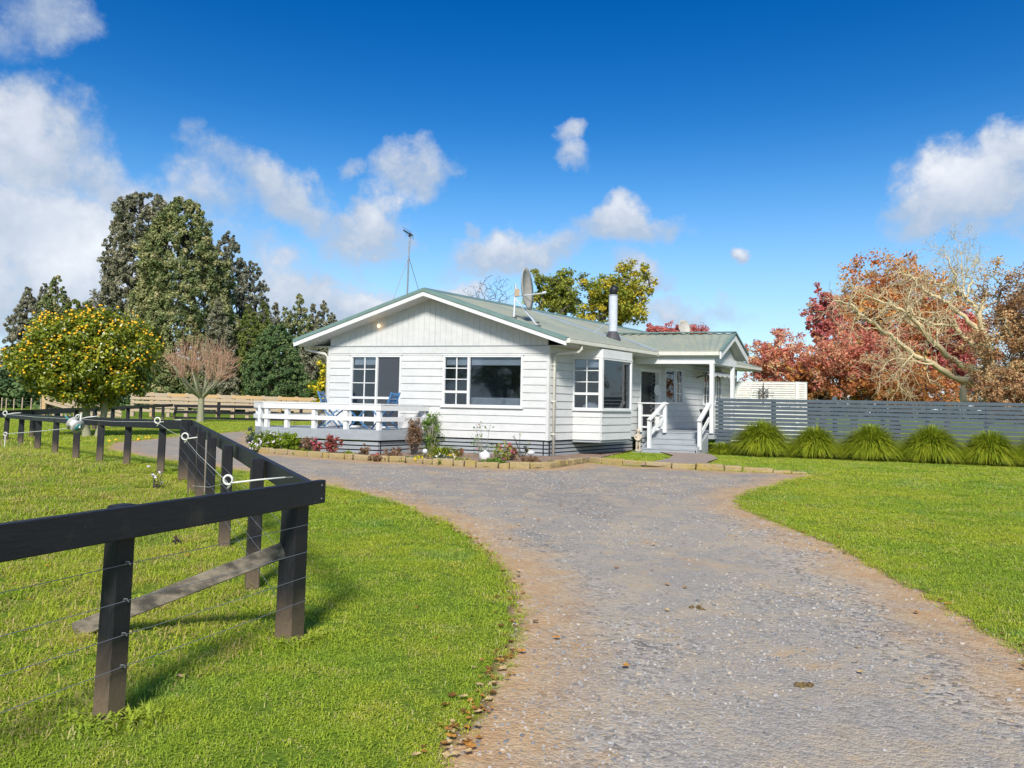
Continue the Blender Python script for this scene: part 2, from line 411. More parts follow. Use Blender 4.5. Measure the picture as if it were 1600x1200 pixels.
def leaves_np(rng, C, Rad, cnt, L, Wd, up=.35, out=.7, shell=.55, tone=None, droop=0.0, tspread=.35):
    """leaf quads spread through clumps: C (k,3) centres, Rad (k,3) radii, cnt per clump"""
    k = len(C); idx = np.repeat(np.arange(k), cnt); n = len(idx)
    u = rng.normal(size=(n, 3)); u /= np.linalg.norm(u, axis=1, keepdims=True)
    r = shell + (1 - shell) * rng.random(n) ** .6
    P = C[idx] + u * Rad[idx] * r[:, None]
    N = u * out + rng.normal(size=(n, 3)) * .45 + np.array((0, 0, up)); N /= np.linalg.norm(N, axis=1, keepdims=True)
    A = np.cross(N, rng.normal(size=(n, 3))); A[:, 2] -= droop; A /= np.linalg.norm(A, axis=1, keepdims=True)
    B = np.cross(N, A); B /= np.linalg.norm(B, axis=1, keepdims=True)
    s = (.6 + .8 * rng.random(n))[:, None]
    V = np.stack([P - A * L * .5 * s, P - B * Wd * .5 * s, P + A * L * .5 * s, P + B * Wd * .5 * s], 1).reshape(-1, 3)
    Fq = np.arange(n * 4).reshape(-1, 4)
    ct = rng.random(k) if tone is None else tone
    t = np.clip(ct[idx] * (1 - tspread) + rng.random(n) * tspread, 0, 1)
    return V, Fq, np.repeat(t, 4)

def skeleton(rng, base, top, targets, r0, rtip=.012, wig=.12, sub=3, trunk_n=6, bias=.35):
    """grow a branch net that reaches every target; returns tube lines"""
    base = np.array(base, float); top = np.array(top, float)
    t = np.linspace(0, 1, trunk_n)[:, None]; nodes = list(base + (top - base) * t + rng.normal(size=(trunk_n, 3)) * r0 * .5 * t)
    nodes[0] = base; par = [-1] + list(range(trunk_n - 1)); paths = []
    tg = targets[np.argsort(np.linalg.norm(targets - top, axis=1))]
    free_from = max(1, trunk_n // 3)
    for T in tg:
        A = np.array(nodes); d = np.linalg.norm(A - T, axis=1) + bias * np.linalg.norm(A - base, axis=1) * .3
        d[:free_from] += 1e3; d += np.where(A[:, 2] > T[2] + .3, .6 * (A[:, 2] - T[2]), 0)
        j = int(np.argmin(d)); p0 = A[j]; L = np.linalg.norm(T - p0); prev = j; ids = [j]
        for q in range(1, sub + 1):
            f = q / sub; pt = p0 + (T - p0) * f + (rng.normal(size=3) * wig * L / sub if q < sub else 0)
            pt = pt + np.array((0, 0, .10 * L * math.sin(f * math.pi)))
            nodes.append(pt); par.append(prev); prev = len(nodes) - 1; ids.append(prev)
        paths.append(ids)
    n = len(nodes); load = np.zeros(n)
    for ids in paths: load[ids[-1]] += 1
    for i in range(n - 1, 0, -1): load[par[i]] += load[i]
    rr = np.maximum(rtip, r0 * (load / max(load[0], 1)) ** .45)
    A = np.array(nodes)
    lines = [(A[:trunk_n], np.maximum(rr[:trunk_n], r0 * np.linspace(1.0, .55, trunk_n)))]
    lines[0][1][0] *= 1.35
    for ids in paths:
        r = rr[ids].copy(); r[0] = min(r[0], r[1] * 1.25); lines.append((A[ids], r))
    return lines

def in_poly(x, y, poly):
    x = np.asarray(x); y = np.asarray(y); c = np.zeros(x.shape, bool); n = len(poly)
    for i in range(n):
        x1, y1 = poly[i][:2]; x2, y2 = poly[(i + 1) % n][:2]
        m = ((y1 > y) != (y2 > y)); c ^= m & (x < (x2 - x1) * (y - y1) / ((y2 - y1) if y2 != y1 else 1e-9) + x1)
    return c
def dist_poly(x, y, poly, closed=True):
    d = np.full(np.shape(x), 1e9); n = len(poly)
    for i in range(n if closed else n - 1):
        x1, y1 = poly[i][:2]; x2, y2 = poly[(i + 1) % n][:2]; dx, dy = x2 - x1, y2 - y1; L2 = dx * dx + dy * dy + 1e-12
        t = np.clip(((x - x1) * dx + (y - y1) * dy) / L2, 0, 1); d = np.minimum(d, np.hypot(x - x1 - t * dx, y - y1 - t * dy))
    return d
def catmull(pts, step=.25):
    out = []; P = [Vector(p[:2]) for p in pts]; P = [P[0] * 2 - P[1]] + P + [P[-1] * 2 - P[-2]]
    for i in range(1, len(P) - 2):
        n = max(1, int((P[i + 1] - P[i]).length / step))
        for k in range(n):
            t = k / n; a, b, c, d = P[i - 1], P[i], P[i + 1], P[i + 2]
            out.append(.5 * ((2 * b) + (c - a) * t + (2 * a - 5 * b + 4 * c - d) * t * t + (3 * b - a - 3 * c + d) * t ** 3))
    out.append(P[-2]); return out
def zg_np(x, y):
    def s(a, b, v):
        t = np.clip((v - a) / (b - a), 0, 1); return t * t * (3 - 2 * t)
    return .25 * s(5, 17, y) * s(-16, -7, x)
def sheet(name, poly, mat, lift, step=.3, kind='structure', jitter=0.0, skirt=True):
    """triangulated sheet following the ground inside a polygon"""
    rg = np.random.default_rng(3)
    bp = [Vector((p[0], p[1])) for p in poly]
    xs = [p.x for p in bp]; ys = [p.y for p in bp]
    gx, gy = np.meshgrid(np.arange(min(xs), max(xs), step), np.arange(min(ys), max(ys), step)); gx = gx.ravel() + rg.uniform(-.1, .1, gx.size) * step; gy = gy.ravel()
    ok = in_poly(gx, gy, poly) & (dist_poly(gx, gy, poly) > step * .4)
    pts = bp + [Vector((a, b)) for a, b in zip(gx[ok], gy[ok])]
    n = len(bp)
    vo, ed, fo, *_ = delaunay_2d_cdt(pts, [(i, (i + 1) % n) for i in range(n)], [], 1, 1e-5)
    V = np.array([(v.x, v.y, 0) for v in vo]); V[:, 2] = zg_np(V[:, 0], V[:, 1]) + lift
    o = mesh_np(name, V, [list(f) for f in fo], mat, None, True, None, (V[0][0], V[0][1], 0))
    o['kind'] = kind
    a = o.data.attributes.new('edge', 'FLOAT', 'POINT'); a.data.foreach_set('value', dist_poly(V[:, 0], V[:, 1], poly).astype(np.float32))
    return o

# ------------------------------------------------------------------ plan of the ground
drive_left = [G(*p) for p in ((620, 1290), (672, 1200), (722, 1130), (768, 1060), (797, 985), (796, 935), (772, 883), (735, 848), (682, 815), (600, 783), (520, 763), (470, 752), (400, 742), (330, 731), (250, 720), (200, 712), (170, 706))]
drive_far = [G(*p) for p in ((160, 699), (178, 692), (228, 687), (275, 682), (315, 679), (352, 676), (385, 672), (402, 667))]
drive_in = [G(*p) for p in ((402, 690), (400, 706))]
kerb_px = [(403, 707.5), (430, 709.5), (470, 713), (520, 717), (560, 719.5), (600, 722), (640, 724), (680, 727), (720, 729), (760, 731.5), (800, 733), (840, 733), (862, 732), (884, 728.5), (905, 725.5), (917, 723), (925, 723.5), (950, 726), (1000, 729.5), (1050, 732.5), (1100, 735), (1150, 737), (1200, 739), (1235, 740.5), (1262, 741)]
kerb = [G(*p) for p in kerb_px]
drive_right = [G(*p) for p in ((1290, 742), (1262, 748), (1215, 759), (1180, 769), (1157, 783), (1165, 796), (1205, 812), (1300, 850), (1400, 903), (1500, 960), (1600, 1018), (1700, 1085))]
DL = catmull(drive_left, .2); DR = catmull(drive_right, .2); DF = catmull(drive_far, .3); KB = catmull(kerb, .3)
rg0 = random.Random(5)
def rag(ps, a): return [Vector((p.x + rg0.uniform(-a, a), p.y + rg0.uniform(-a, a))) for p in ps]
DRIVE = [Vector((-.9, 1.2)), Vector((-.9, -3))][::-1] + rag(DL, .035) + rag(DF, .04) + [Vector(p[:2]) for p in drive_in] + [Vector(p) for p in KB] + rag(DR, .03) + [Vector((3.6, 2)), Vector((3.7, -3))]

# ------------------------------------------------------------------ ground
def m_ground():
    m, n, out = new_mat('turf_soil'); p = wpos(n)
    a = n.noise(p, .35, 5, .6); b = n.noise(p, 3.0, 6, .65); c = n.noise(p, 30, 5, .65)
    col = n.mix(n.smooth(a, .35, .65), (.17, .28, .028), (.24, .32, .034))
    col = n.mix(n.math('MULTIPLY', n.smooth(b, .5, .75), .5), col, (.24, .25, .05))
    col = n.mix(n.smooth(c, .35, .7), n.mix(1.0, col, (.5, .55, .5), 'MULTIPLY'), col)
    principled(n, out, col, .95, spec=.1, bump=n.math('ADD', c, n.math('MULTIPLY', b, 2)), bump_s=.8, dist=.04); return m
TURF = m_ground()
def grid_ground():
    xs = np.concatenate([np.array([-900, -500, -250, -130, -80, -55]), np.arange(-42, 30, .6), np.array([34, 45, 60, 90, 140, 260, 500, 900])])
    ys = np.concatenate([np.array([-300, -100, -40, -15, -6]), np.arange(-4, 42, .6), np.array([46, 55, 70, 95, 140, 220, 400, 700, 1100])])
    X, Y = np.meshgrid(xs, ys); Z = zg_np(X, Y); V = np.stack([X, Y, Z], -1).reshape(-1, 3)
    nx, ny = len(xs), len(ys); i = np.arange(nx - 1)[None, :] + np.arange(ny - 1)[:, None] * nx
    Fq = np.stack([i, i + 1, i + 1 + nx, i + nx], -1).reshape(-1, 4)
    o = mesh_np('ground', V, Fq, TURF, None, True, None, (0, 0, 0)); o['kind'] = 'structure'
grid_ground()

def m_gravel():
    m, n, out = new_mat('driveway_gravel'); p = wpos(n)
    e = n.new('ShaderNodeAttribute'); e.attribute_name = 'edge'
    wide = n.smooth(n.noise(scaled(n, p, (1, .45, 1)), .30, 4, .55, .4), .46, .60)
    ew0 = n.math('ADD', e.outputs['Fac'], n.math('MULTIPLY', n.math('SUBTRACT', n.noise(p, .8, 4, .6), .5), .8))
    def vor(scale, outn='Color', feat='F1', rnd=1.0):
        v = n.new('ShaderNodeTexVoronoi'); v.feature = feat; v.inputs['Scale'].default_value = scale
        wv = n.new('ShaderNodeVectorMath', _operation='ADD'); n.link(p, wv.inputs[0])
        wn_ = n.new('ShaderNodeVectorMath', _operation='SCALE'); n.link(n.noise(p, scale * .7, 2, .5, out=1), wn_.inputs[0]); wn_.inputs['Scale'].default_value = .6 / scale
        n.link(wn_.outputs[0], wv.inputs[1]); n.link(wv.outputs[0], v.inputs['Vector']); return v
    v1 = vor(32); v2 = vor(80); v3 = vor(15)
    s1 = n.new('ShaderNodeSeparateXYZ'); n.link(v1.outputs['Color'], s1.inputs[0])
    s2 = n.new('ShaderNodeSeparateXYZ'); n.link(v2.outputs['Color'], s2.inputs[0])
    stone = n.ramp(s1.outputs[0], [(0, (.15, .15, .15)), (.22, (.34, .335, .33)), (.5, (.49, .47, .44)), (.78, (.60, .555, .49)), (.93, (.58, .46, .31)), (1, (.72, .68, .61))], 'CONSTANT')
    fine = n.ramp(s2.outputs[1], [(0, (.31, .30, .285)), (.5, (.45, .43, .405)), (.85, (.55, .505, .44)), (1, (.60, .52, .40))])
    big = n.noise(p, .55, 5, .6, .6); med = n.noise(p, 2.2, 6, .65); grit = n.noise(p, 140, 3, .7)
    loose = n.smooth(big, .44, .60)       # loose stones in the middle and at the side, packed fines in the tracks
    col = n.mix(n.math('MULTIPLY_ADD', loose, .55, .40), fine, stone)
    col = n.mix(n.math('MULTIPLY', wide, .42), col, (.24, .245, .26))
    sy = n.new('ShaderNodeSeparateXYZ'); n.link(p, sy.inputs[0])     # packed darker fines on the turning area by the house
    packed = n.smooth(n.math('ADD', sy.outputs[1], n.math('MULTIPLY', n.math('SUBTRACT', big, .5), 9.0)), 8.5, 11.5)
    col = n.mix(n.math('MULTIPLY', packed, .50), col, (.25, .25, .262))
    track = n.math('MULTIPLY', n.smooth(ew0, .75, 1.15), n.smooth(ew0, 2.1, 1.7))
    col = n.mix(n.math('MULTIPLY', track, .55), col, n.mix(s2.outputs[2], (.30, .295, .29), (.43, .415, .39)))
    sand = n.mix(med, (.50, .42, .31), (.54, .46, .345))
    col = n.mix(n.math('MULTIPLY', n.smooth(med, .44, .66), .65), col, sand)
    rust = n.smooth(n.noise(p, 1.7, 7, .72, .8), .55, .70)
    col = n.mix(n.math('MULTIPLY', rust, .7), col, (.60, .40, .19))
    ew = n.math('ADD', e.outputs['Fac'], n.math('MULTIPLY', n.math('SUBTRACT', n.noise(p, 1.6, 6, .65), .5), 1.3))
    dirt = n.smooth(ew, .85, .0)
    col = n.mix(n.math('MULTIPLY', dirt, .80), col, n.mix(n.smooth(n.noise(p, 5, 5, .6), .4, .65), (.54, .34, .16), (.64, .46, .26)))
    rim = n.smooth(n.math('ADD', e.outputs['Fac'], n.math('MULTIPLY', med, .1)), .13, .05)
    col = n.mix(n.math('MULTIPLY', rim, .8), col, (.10, .065, .035))
    col = n.mix(n.math('MULTIPLY', n.smooth(grit, .5, .78), .22), col, (.13, .125, .12))
    col = n.mix(1.0, col, (.88, .82, .735), 'MULTIPLY')
    h = n.math('ADD', n.math('MULTIPLY', v1.outputs['Distance'], -24.0), n.math('ADD', n.math('MULTIPLY', v2.outputs['Distance'], -16.0), n.math('ADD', n.math('MULTIPLY', med, 2.5), n.math('MULTIPLY', grit, .3))))
    principled(n, out, col, .9, spec=.25, bump=h, bump_s=.26, dist=.008); return m
drive = sheet('driveway', DRIVE, m_gravel(), .008, .25)
def m_soil():
    m, n, out = new_mat('bed_mulch'); p = wpos(n)
    a = n.noise(p, 6, 6, .7); c = n.noise(p, 60, 4, .7)
    col = n.mix(n.smooth(a, .4, .65), (.26, .17, .115), (.46, .33, .25)); col = n.mix(n.math('MULTIPLY', n.smooth(c, .45, .7), .7), col, (.13, .085, .06))
    principled(n, out, col, .95, bump=c, bump_s=1.0, dist=.03); return m
SOIL = m_soil()

# ------------------------------------------------------------------ house frame of reference
C0 = Vector((.9026, 18.75)); UU = Vector((.9540, -.2997)); VV = Vector((.5914, .8064))
GZ = .25
def HP(u, v, z): return Vector((C0.x + u * UU.x + v * VV.x, C0.y + u * UU.y + v * VV.y, z))
def HF(a, o, z): return HP(a, -o, z)            # front wall: a along the wall, o outwards
def HS(u):                                       # wall facing the drive side at distance u
    return lambda a, o, z: HP(u + o, a, z)
_e = G(921, 723.2).xy; bed_poly = [Vector(p) for p in KB[:min(range(len(KB)), key=lambda i: (KB[i] - _e).length)]]
bed_poly = [Vector((p[0], p[1])) for p in (G(399, 702), )] + bed_poly + [HP(.55, 2.6, 0).xy, HP(.06, 4.3, 0).xy, HP(0, 4.3, 0).xy, HP(0, 0, 0).xy, HP(-3.17, 0, 0).xy, HP(-3.17, -1.7, 0).xy, HP(-6.4, -1.7, 0).xy, HP(-7.0, -1.3, 0).xy]
sheet('garden_bed', bed_poly, SOIL, .035, .3)
path_poly = [G(*p).xy for p in ((1030, 708), (1052, 714), (1045, 719), (1020, 724), (1000, 730), (1112, 735.5), (1105, 725), (1122, 719), (1112, 713), (1092, 709))]
sheet('path', path_poly, CONC, .045, .4)

house = empty('house', HP(0, 0, GZ), 'white weatherboard bungalow with green steel roof and bay window beside the gravel drive', 'house')

def rects(a0, a1, z0, z1, ops):
    """pieces of a rectangle left round the openings"""
    zs = sorted({z0, z1, *[max(z0, min(z1, q)) for o in ops for q in (o[2], o[3])]})
    out = []
    for za, zb in zip(zs, zs[1:]):
        if zb - za < .008: continue
        zm = (za + zb) / 2; cuts = sorted((o[0], o[1]) for o in ops if o[2] < zm < o[3]); x = a0
        for c0, c1 in cuts:
            if c0 > x + .01: out.append((x, min(c0, a1), za, zb))
            x = max(x, c1)
        if x < a1 - .01: out.append((x, a1, za, zb))
    return out
ROWS = [.66 + i * .1927 for i in range(12)]
def weatherboards(P, a0, a1, ops, rows=ROWS, lining=True, ztop=2.97, zbot=None):
    for r0, r1 in zip(rows, rows[1:]):
        for (x0, x1, za, zb) in rects(a0, a1, r0, r1, ops):
            zb -= .004
            f0 = (za - r0) / (r1 - r0); f1 = (zb - r0) / (r1 - r0); o0 = .032 - .020 * f0; o1 = .032 - .020 * f1
            MB().hexa([P(x0, 0, za), P(x1, 0, za), P(x1, o0, za + .002), P(x0, o0, za + .002), P(x0, 0, zb), P(x1, 0, zb), P(x1, o1, zb), P(x0, o1, zb)]).build('weatherboard', WHITE, house)
    if lining:
        for (x0, x1, za, zb) in rects(a0, a1, zbot or rows[0], ztop, ops):
            MB().box(P, x0, x1, -.09, -.001, za, zb).build('wall_lining', INTER, house)

def window(P, a0, a1, z0, z1, parts, blind=True, sill=True, name='window', fr=.045):
    mb = MB()
    mb.box(P, a0, a1, -.02, .045, z1 - fr, z1).box(P, a0, a1, -.02, .045, z0, z0 + fr)
    mb.box(P, a0, a0 + fr, -.018, .043, z0 + fr, z1 - fr).box(P, a1 - fr, a1, -.018, .043, z0 + fr, z1 - fr)
    w = mb.build(name, TRIM, house)
    for i, pt in enumerate(parts):
        b0, b1, rails, bars, sash = pt[:5]; gm = pt[5] if len(pt) > 5 else GLASS
        lo = z0 + fr; hi = z1 - fr
        MB().box(P, b0, b1, -.004, .002, lo, hi).build('pane' if gm is GLASS else 'fly_screen', gm, w)
        if i: MB().box(P, b0 - .05, b0, -.018, .048, lo, hi).build('mullion', TRIM, w)
        for z in rails: MB().box(P, b0, b1, .003, .022, z - .011, z + .011).build('glazing_bar', TRIM, w)
        for x in bars: MB().box(P, x - .011, x + .011, .004, .024, lo, hi).build('glazing_bar', TRIM, w)
        for z in sash: MB().box(P, b0, b1, .002, .034, z - .03, z + .03).build('sash_rail', TRIM, w)
        if blind: MB().box(P, b0, b1, -.07, -.05, hi - .20, hi).build('roller_blind', TRIM, w)
    if sill: MB().box(P, a0 - .03, a1 + .03, .0, .075, z0 - .035, z0 - .002).build('sill', TRIM, w)
    MB().box(P, a0 - .03, a1 + .03, 0, .055, z1 + .002, z1 + .022).build('head_flashing', TRIM, w)
    return w

FO = [(-5.40, -3.93, .84, 2.735), (-2.76, -.64, 1.45, 2.735)]
weatherboards(HF, -6.03, -.02, FO)
MB().box(HF, -6.05, 0, 0, .028, 2.782, 2.965).build('frieze_board', WHITE, house)
MB().box(HF, -6.05, 0, 0, .045, 2.968, 2.985).build('drip_moulding', GREY, house)
window(HF, -5.40, -3.93, .84, 2.735, [(-5.35, -4.66, [2.37, 2.01, 1.30, 1.06], [-5.0], [1.62]), (-4.61, -3.98, [], [], [1.62], SCREEN)], name='sliding_door', sill=False)
window(HF, -2.76, -.64, 1.45, 2.735, [(-2.715, -2.09, [2.41, 2.13], [-2.40], [1.81]), (-2.04, -.685, [], [], [])])
# side wall, openings given along the wall
JU, B0, B1 = .73, 1.14, 2.73
SO = [(B0, B1, .66, 2.97), (4.85, 6.20, .80, 2.66), (6.55, 7.92, 1.66, 2.75), (9.64, 11.32, 1.66, 2.75)]
SW = HS(0)
weatherboards(SW, 0, 4.85, [SO[0]]); weatherboards(SW, 4.85, 12.9, SO[1:], lining=True)
for q0, q1 in ((0, B0), (B1, 12.9)): MB().box(SW, q0, q1, 0, .03, 2.782, 2.965).build('frieze_board', WHITE, house)
MB().box(lambda a, o, z: HP(a, o, z), -.035, .036, -.036, .035, .655, 2.98).build('corner_board', WHITE, house)
MB().box(lambda a, o, z: HP(a, o, z), -6.085, -6.02, -.036, .035, .655, 2.98).build('corner_board', WHITE, house)
# left and back walls
LW = lambda a, o, z: HP(-6.05 - o, a, z)
weatherboards(LW, 0, 12.9, [], rows=[.66 + i * .1927 for i in range(13)])
BW = lambda a, o, z: HP(a, 12.9 + o, z)
weatherboards(BW, -6.05, 0, [], rows=[.66 + i * .1927 for i in range(13)])
# bay window: box bay, one face parallel to the front wall and one parallel to the side wall
BF = lambda a, o, z: HP(a, B0 - o, z); BS = HS(JU)
b_rows = [r for r in ROWS if r < 1.45]
for P, x0, x1 in ((BF, 0.0, JU), (BS, B0, B1)):
    weatherboards(P, x0, x1, [(x0 + .02, x1 - .02, 1.43, 2.75)], rows=b_rows, ztop=1.43)
    MB().box(P, x0, x1, 0, .04, 2.755, 2.97).build('bay_header', TRIM, house)
BBk = lambda a, o, z: HP(a, B1 + o, z)
weatherboards(BBk, 0, JU, [])
MB().box(HP, 0, JU, B0, B1, .60, .655).build('bay_floor', GREY, house)
window(BF, 0.0, JU, 1.43, 2.75, [(.045, JU - .045, [2.42, 2.13], [.365], [1.83])])
window(BS, B0, B1, 1.43, 2.75, [(B0 + .045, B1 - .045, [], [], [])])
MB().box(HP, JU - .03, JU + .05, B0 - .05, B0 + .03, 1.40, 2.76).build('bay_corner_post', TRIM, house)
window(SW, 6.55, 7.92, 1.66, 2.75, [(6.60, 7.33, [], [], []), (7.38, 7.875, [2.30, 1.98], [7.63], [])])
window(SW, 9.64, 11.32, 1.66, 2.75, [(9.69, 10.22, [2.30, 1.98], [9.95], []), (10.27, 10.75, [], [], []), (10.80, 11.275, [2.30, 1.98], [11.03], [])])
# entrance door, a little recessed
dr = MB().box(SW, 4.87, 6.18, -.16, -.10, .84, 2.62).build('front_door', BLACKP, house); dr['label'] = 'dark front door behind a lattice security screen'
MB().box(SW, 4.85, 4.91, -.14, .03, .80, 2.66).box(SW, 6.13, 6.20, -.14, .03, .80, 2.66).box(SW, 4.91, 6.13, -.14, .03, 2.58, 2.66).build('door_frame', TRIM, dr)
mbl = MB()
for i in range(13):
    z = .9 + i * .13
    mbl.beam(SW(5.72, -.06, z), SW(6.10, -.06, z + .13), .007, .007).beam(SW(5.72, -.05, z + .13), SW(6.10, -.05, z), .007, .007)
mbl.build('door_lattice', GREY, dr)
dl = [SW(5.93 + .17 * math.cos(a), .035, 2.05 + .17 * math.sin(a)) for a in [k * math.pi / 12 for k in range(24)]]
dl2 = [SW(5.93 + .17 * math.cos(a), .055, 2.05 + .17 * math.sin(a)) for a in [k * math.pi / 12 for k in range(24)]]
MB().add(dl + dl2, [list(range(24))[::-1], list(range(24, 48))] + [[k, (k + 1) % 24, 24 + (k + 1) % 24, 24 + k] for k in range(24)]).build('door_plaque', TRIM, dr)
# interior: floor, ceiling, partitions, a few furnishings seen through the panes
MB().box(HP, -5.95, -.1, .1, 12.8, .70, .80).build('interior_floor', INTER, house)
MB().box(HP, -5.95, -.1, .1, 12.8, 2.88, 2.94).build('interior_ceiling', INTER, house)
MB().box(HP, -5.95, -.1, 4.6, 4.68, .80, 2.88).build('partition', INTER, house)
MB().box(HP, -3.5, -3.42, .1, 4.6, .80, 2.88).build('partition', INTER, house)
sofa = empty('sofa', HP(-1.7, .7, .80), 'white sofa with its back to the large front window', 'sofa')
MB().box(HP, -2.35, -.95, .40, .66, .84, 1.68).build('backrest', FURN, sofa, bevel=.04)
MB().box(HP, -2.35, -.95, .72, 1.3, .84, 1.24).build('seat', FURN, sofa, bevel=.04)
for i, u in enumerate((-1.95, -1.62, -1.30)):
    pf = MB().box(HP, u, u + .26, 4.54, 4.58, 2.10, 2.50).build('picture_frame', FRAMEB)
    tag(pf, ['left', 'middle', 'right'][i] + ' of three framed pictures on the wall behind the large front window', 'picture', 'framed pictures inside the front room')
    MB().box(HP, u + .04, u + .22, 4.53, 4.539, 2.15, 2.45).build('picture', FURN, pf)
for nm, u, v, lb in (('armchair', .28, 1.5, 'pale round-backed chair behind the narrow panes of the bay window'), ('armchair', .42, 2.1, 'pale round-backed chair behind the wide pane of the bay window')):
    ch = MB().lathe(HP(u, v, .80), [(.24, 0), (.26, .3), (.25, .5), (.22, .72), (.1, .82)], 12).build(nm, FURN, None, True); tag(ch, lb, 'chair', 'armchairs in the bay')

# gable wall above the frieze: vertical grooved boards up to the roof
SL = .343; RID = 4.38
def rz(u): return RID - SL * abs(u + 3.0)
k = 0; u = -6.03
while u < -.02:
    u1 = min(u + .151, -.01); mid = -3.0
    for (x0, x1) in ([(u, mid), (mid, u1)] if u < mid < u1 else [(u, u1)]):
        za, zb = rz(x0) - .16, rz(x1) - .16
        if max(za, zb) < 3.0: continue
        za = max(za, 2.99); zb = max(zb, 2.99)
        x1g = x1 - .006
        MB().hexa([HF(x0, 0, 2.987), HF(x1g, 0, 2.987), HF(x1g, .030, 2.987), HF(x0, .030, 2.987), HF(x0, 0, za), HF(x1g, 0, zb), HF(x1g, .030, zb), HF(x0, .030, za)]).build('gable_board', WHITE, house)
    u = u1
MB().add([HF(-6.0, -.01, 2.95), HF(0, -.01, 2.95), HF(-3, -.01, 4.2), HF(-6.0, -.09, 2.95), HF(0, -.09, 2.95), HF(-3, -.09, 4.2)], [(0, 1, 2), (5, 4, 3), (0, 3, 4, 1), (1, 4, 5, 2), (2, 5, 3, 0)]).build('gable_lining', GREY, house)

# main roof
def corrugated(name, A, B, Cc, D, pitch, amp, parent=house, n_len=1):
    """A,B eave ends; D,C ridge ends; waves run from eave to ridge"""
    L = (B - A).length; n = max(4, int(L / pitch) * 6); nrm = (B - A).cross(D - A).normalized()
    if nrm.z < 0: nrm = -nrm
    t = np.linspace(0, 1, n + 1); A, B, Cc, D, nr = map(np.array, (A, B, Cc, D, nrm))
    off = (amp * np.sin(t * L / pitch * 2 * np.pi))[:, None] * nr
    lo = A + (B - A) * t[:, None] + off; hi = D + (Cc - D) * t[:, None] + off
    V = np.concatenate([lo, hi]); i = np.arange(n); Fq = np.stack([i, i + 1, n + 2 + i, n + 1 + i], 1)
    o = mesh_np(name, V, Fq, ROOF, parent, True); return o
V0, V1 = -.50, 13.4
# right slope has the porch roof cut over it; the porch roof simply meets it in the valley
corrugated('roof_sheet', HP(.70, V0, rz(.70)), HP(.70, V1, rz(.70)), HP(-3, V1, RID), HP(-3, V0, RID), .076, .010)
corrugated('roof_sheet', HP(-6.70, V0, rz(-6.70)), HP(-6.70, V1, rz(-6.70)), HP(-3, V1, RID), HP(-3, V0, RID), .076, .010)
for sgn, ue in ((1, .66), (-1, -6.66)):
    MB().add([HP(ue, V0 + .02, rz(ue) - .16), HP(-3, V0 + .02, RID - .16), HP(-3, V1, RID - .16), HP(ue, V1, rz(ue) - .16),
              HP(ue, V0 + .02, rz(ue) - .02), HP(-3, V0 + .02, RID - .02), HP(-3, V1, RID - .02), HP(ue, V1, rz(ue) - .02)],
             [(0, 1, 2, 3), (4, 5, 6, 7), (0, 1, 5, 4), (1, 2, 6, 5), (2, 3, 7, 6), (3, 0, 4, 7)]).build('soffit', GREY if False else WHITE, house)
    for vv in (V0, V1):
        d = -.025 if vv == V0 else .025; ut = ue + sgn * .05
        MB().add([HP(ut, vv, rz(ut) - .17), HP(-3, vv, RID - .17), HP(-3, vv, RID - .005), HP(ut, vv, rz(ut) - .005),
                  HP(ut, vv + d, rz(ut) - .17), HP(-3, vv + d, RID - .17), HP(-3, vv + d, RID - .005), HP(ut, vv + d, rz(ut) - .005)],
                 [(0, 1, 2, 3), (7, 6, 5, 4), (0, 1, 5, 4), (1, 2, 6, 5), (2, 3, 7, 6), (3, 0, 4, 7)]).build('barge_board', TRIM, house)
        MB().add([HP(ut, vv + 2 * d, rz(ut) - .055), HP(-3, vv + 2 * d, RID - .055), HP(-3, vv + 2 * d, RID + .03), HP(ut, vv + 2 * d, rz(ut) + .03),
                  HP(ut, vv - 5 * d, rz(ut) + .022), HP(-3, vv - 5 * d, RID + .022), HP(-3, vv - 5 * d, RID + .03), HP(ut, vv - 5 * d, rz(ut) + .03)],
                 [(0, 1, 2, 3), (7, 6, 5, 4), (0, 1, 5, 4), (2, 3, 7, 6), (3, 0, 4, 7), (1, 2, 6, 5)]).build('barge_flashing', RTRIM, house)
for s in (-1, 1):
    MB().add([HP(-3, V0, RID + .045), HP(-3, V1, RID + .045), HP(-3 + s * .16, V1, rz(-3 + s * .16) + .02), HP(-3 + s * .16, V0, rz(-3 + s * .16) + .02),
              HP(-3, V0, RID + .03), HP(-3, V1, RID + .03), HP(-3 + s * .16, V1, rz(-3 + s * .16) + .008), HP(-3 + s * .16, V0, rz(-3 + s * .16) + .008)],
             [(0, 1, 2, 3), (7, 6, 5, 4), (0, 1, 5, 4), (2, 3, 7, 6), (3, 0, 4, 7), (1, 2, 6, 5)]).build('ridge_cap', RTRIM, house)
def gutter(P, a0, a1, name='gutter', parent=house):
    mb = MB(); mb.box(P, a0, a1, 0, .11, -.105, -.095).box(P, a0, a1, .10, .112, -.095, 0).box(P, a0, a1, -.002, .01, -.095, .0).box(P, a0, a1, .100, .122, 0, .012)
    mb.box(P, a0, a0 + .01, .01, .10, -.095, 0).box(P, a1 - .01, a1, .01, .10, -.095, 0)
    return mb.build(name, CREAM, parent)
MB().box(HP, .0, .655, 0.0, V1 - .01, 2.968, 2.985).build('eave_lining', WHITE, house); MB().box(HP, -6.70, -6.05, 0.0, V1 - .01, 2.968, 2.985).build('eave_lining', WHITE, house)
ze = rz(.68) - .005
gutter(lambda a, o, z: HP(.665 + o, a, ze + z), V0 + .03, 4.33)
gutter(lambda a, o, z: HP(.665 + o, a, ze + z), 6.75, V1)
gutter(lambda a, o, z: HP(-6.665 - o, a, ze + z), V0 + .03, V1)
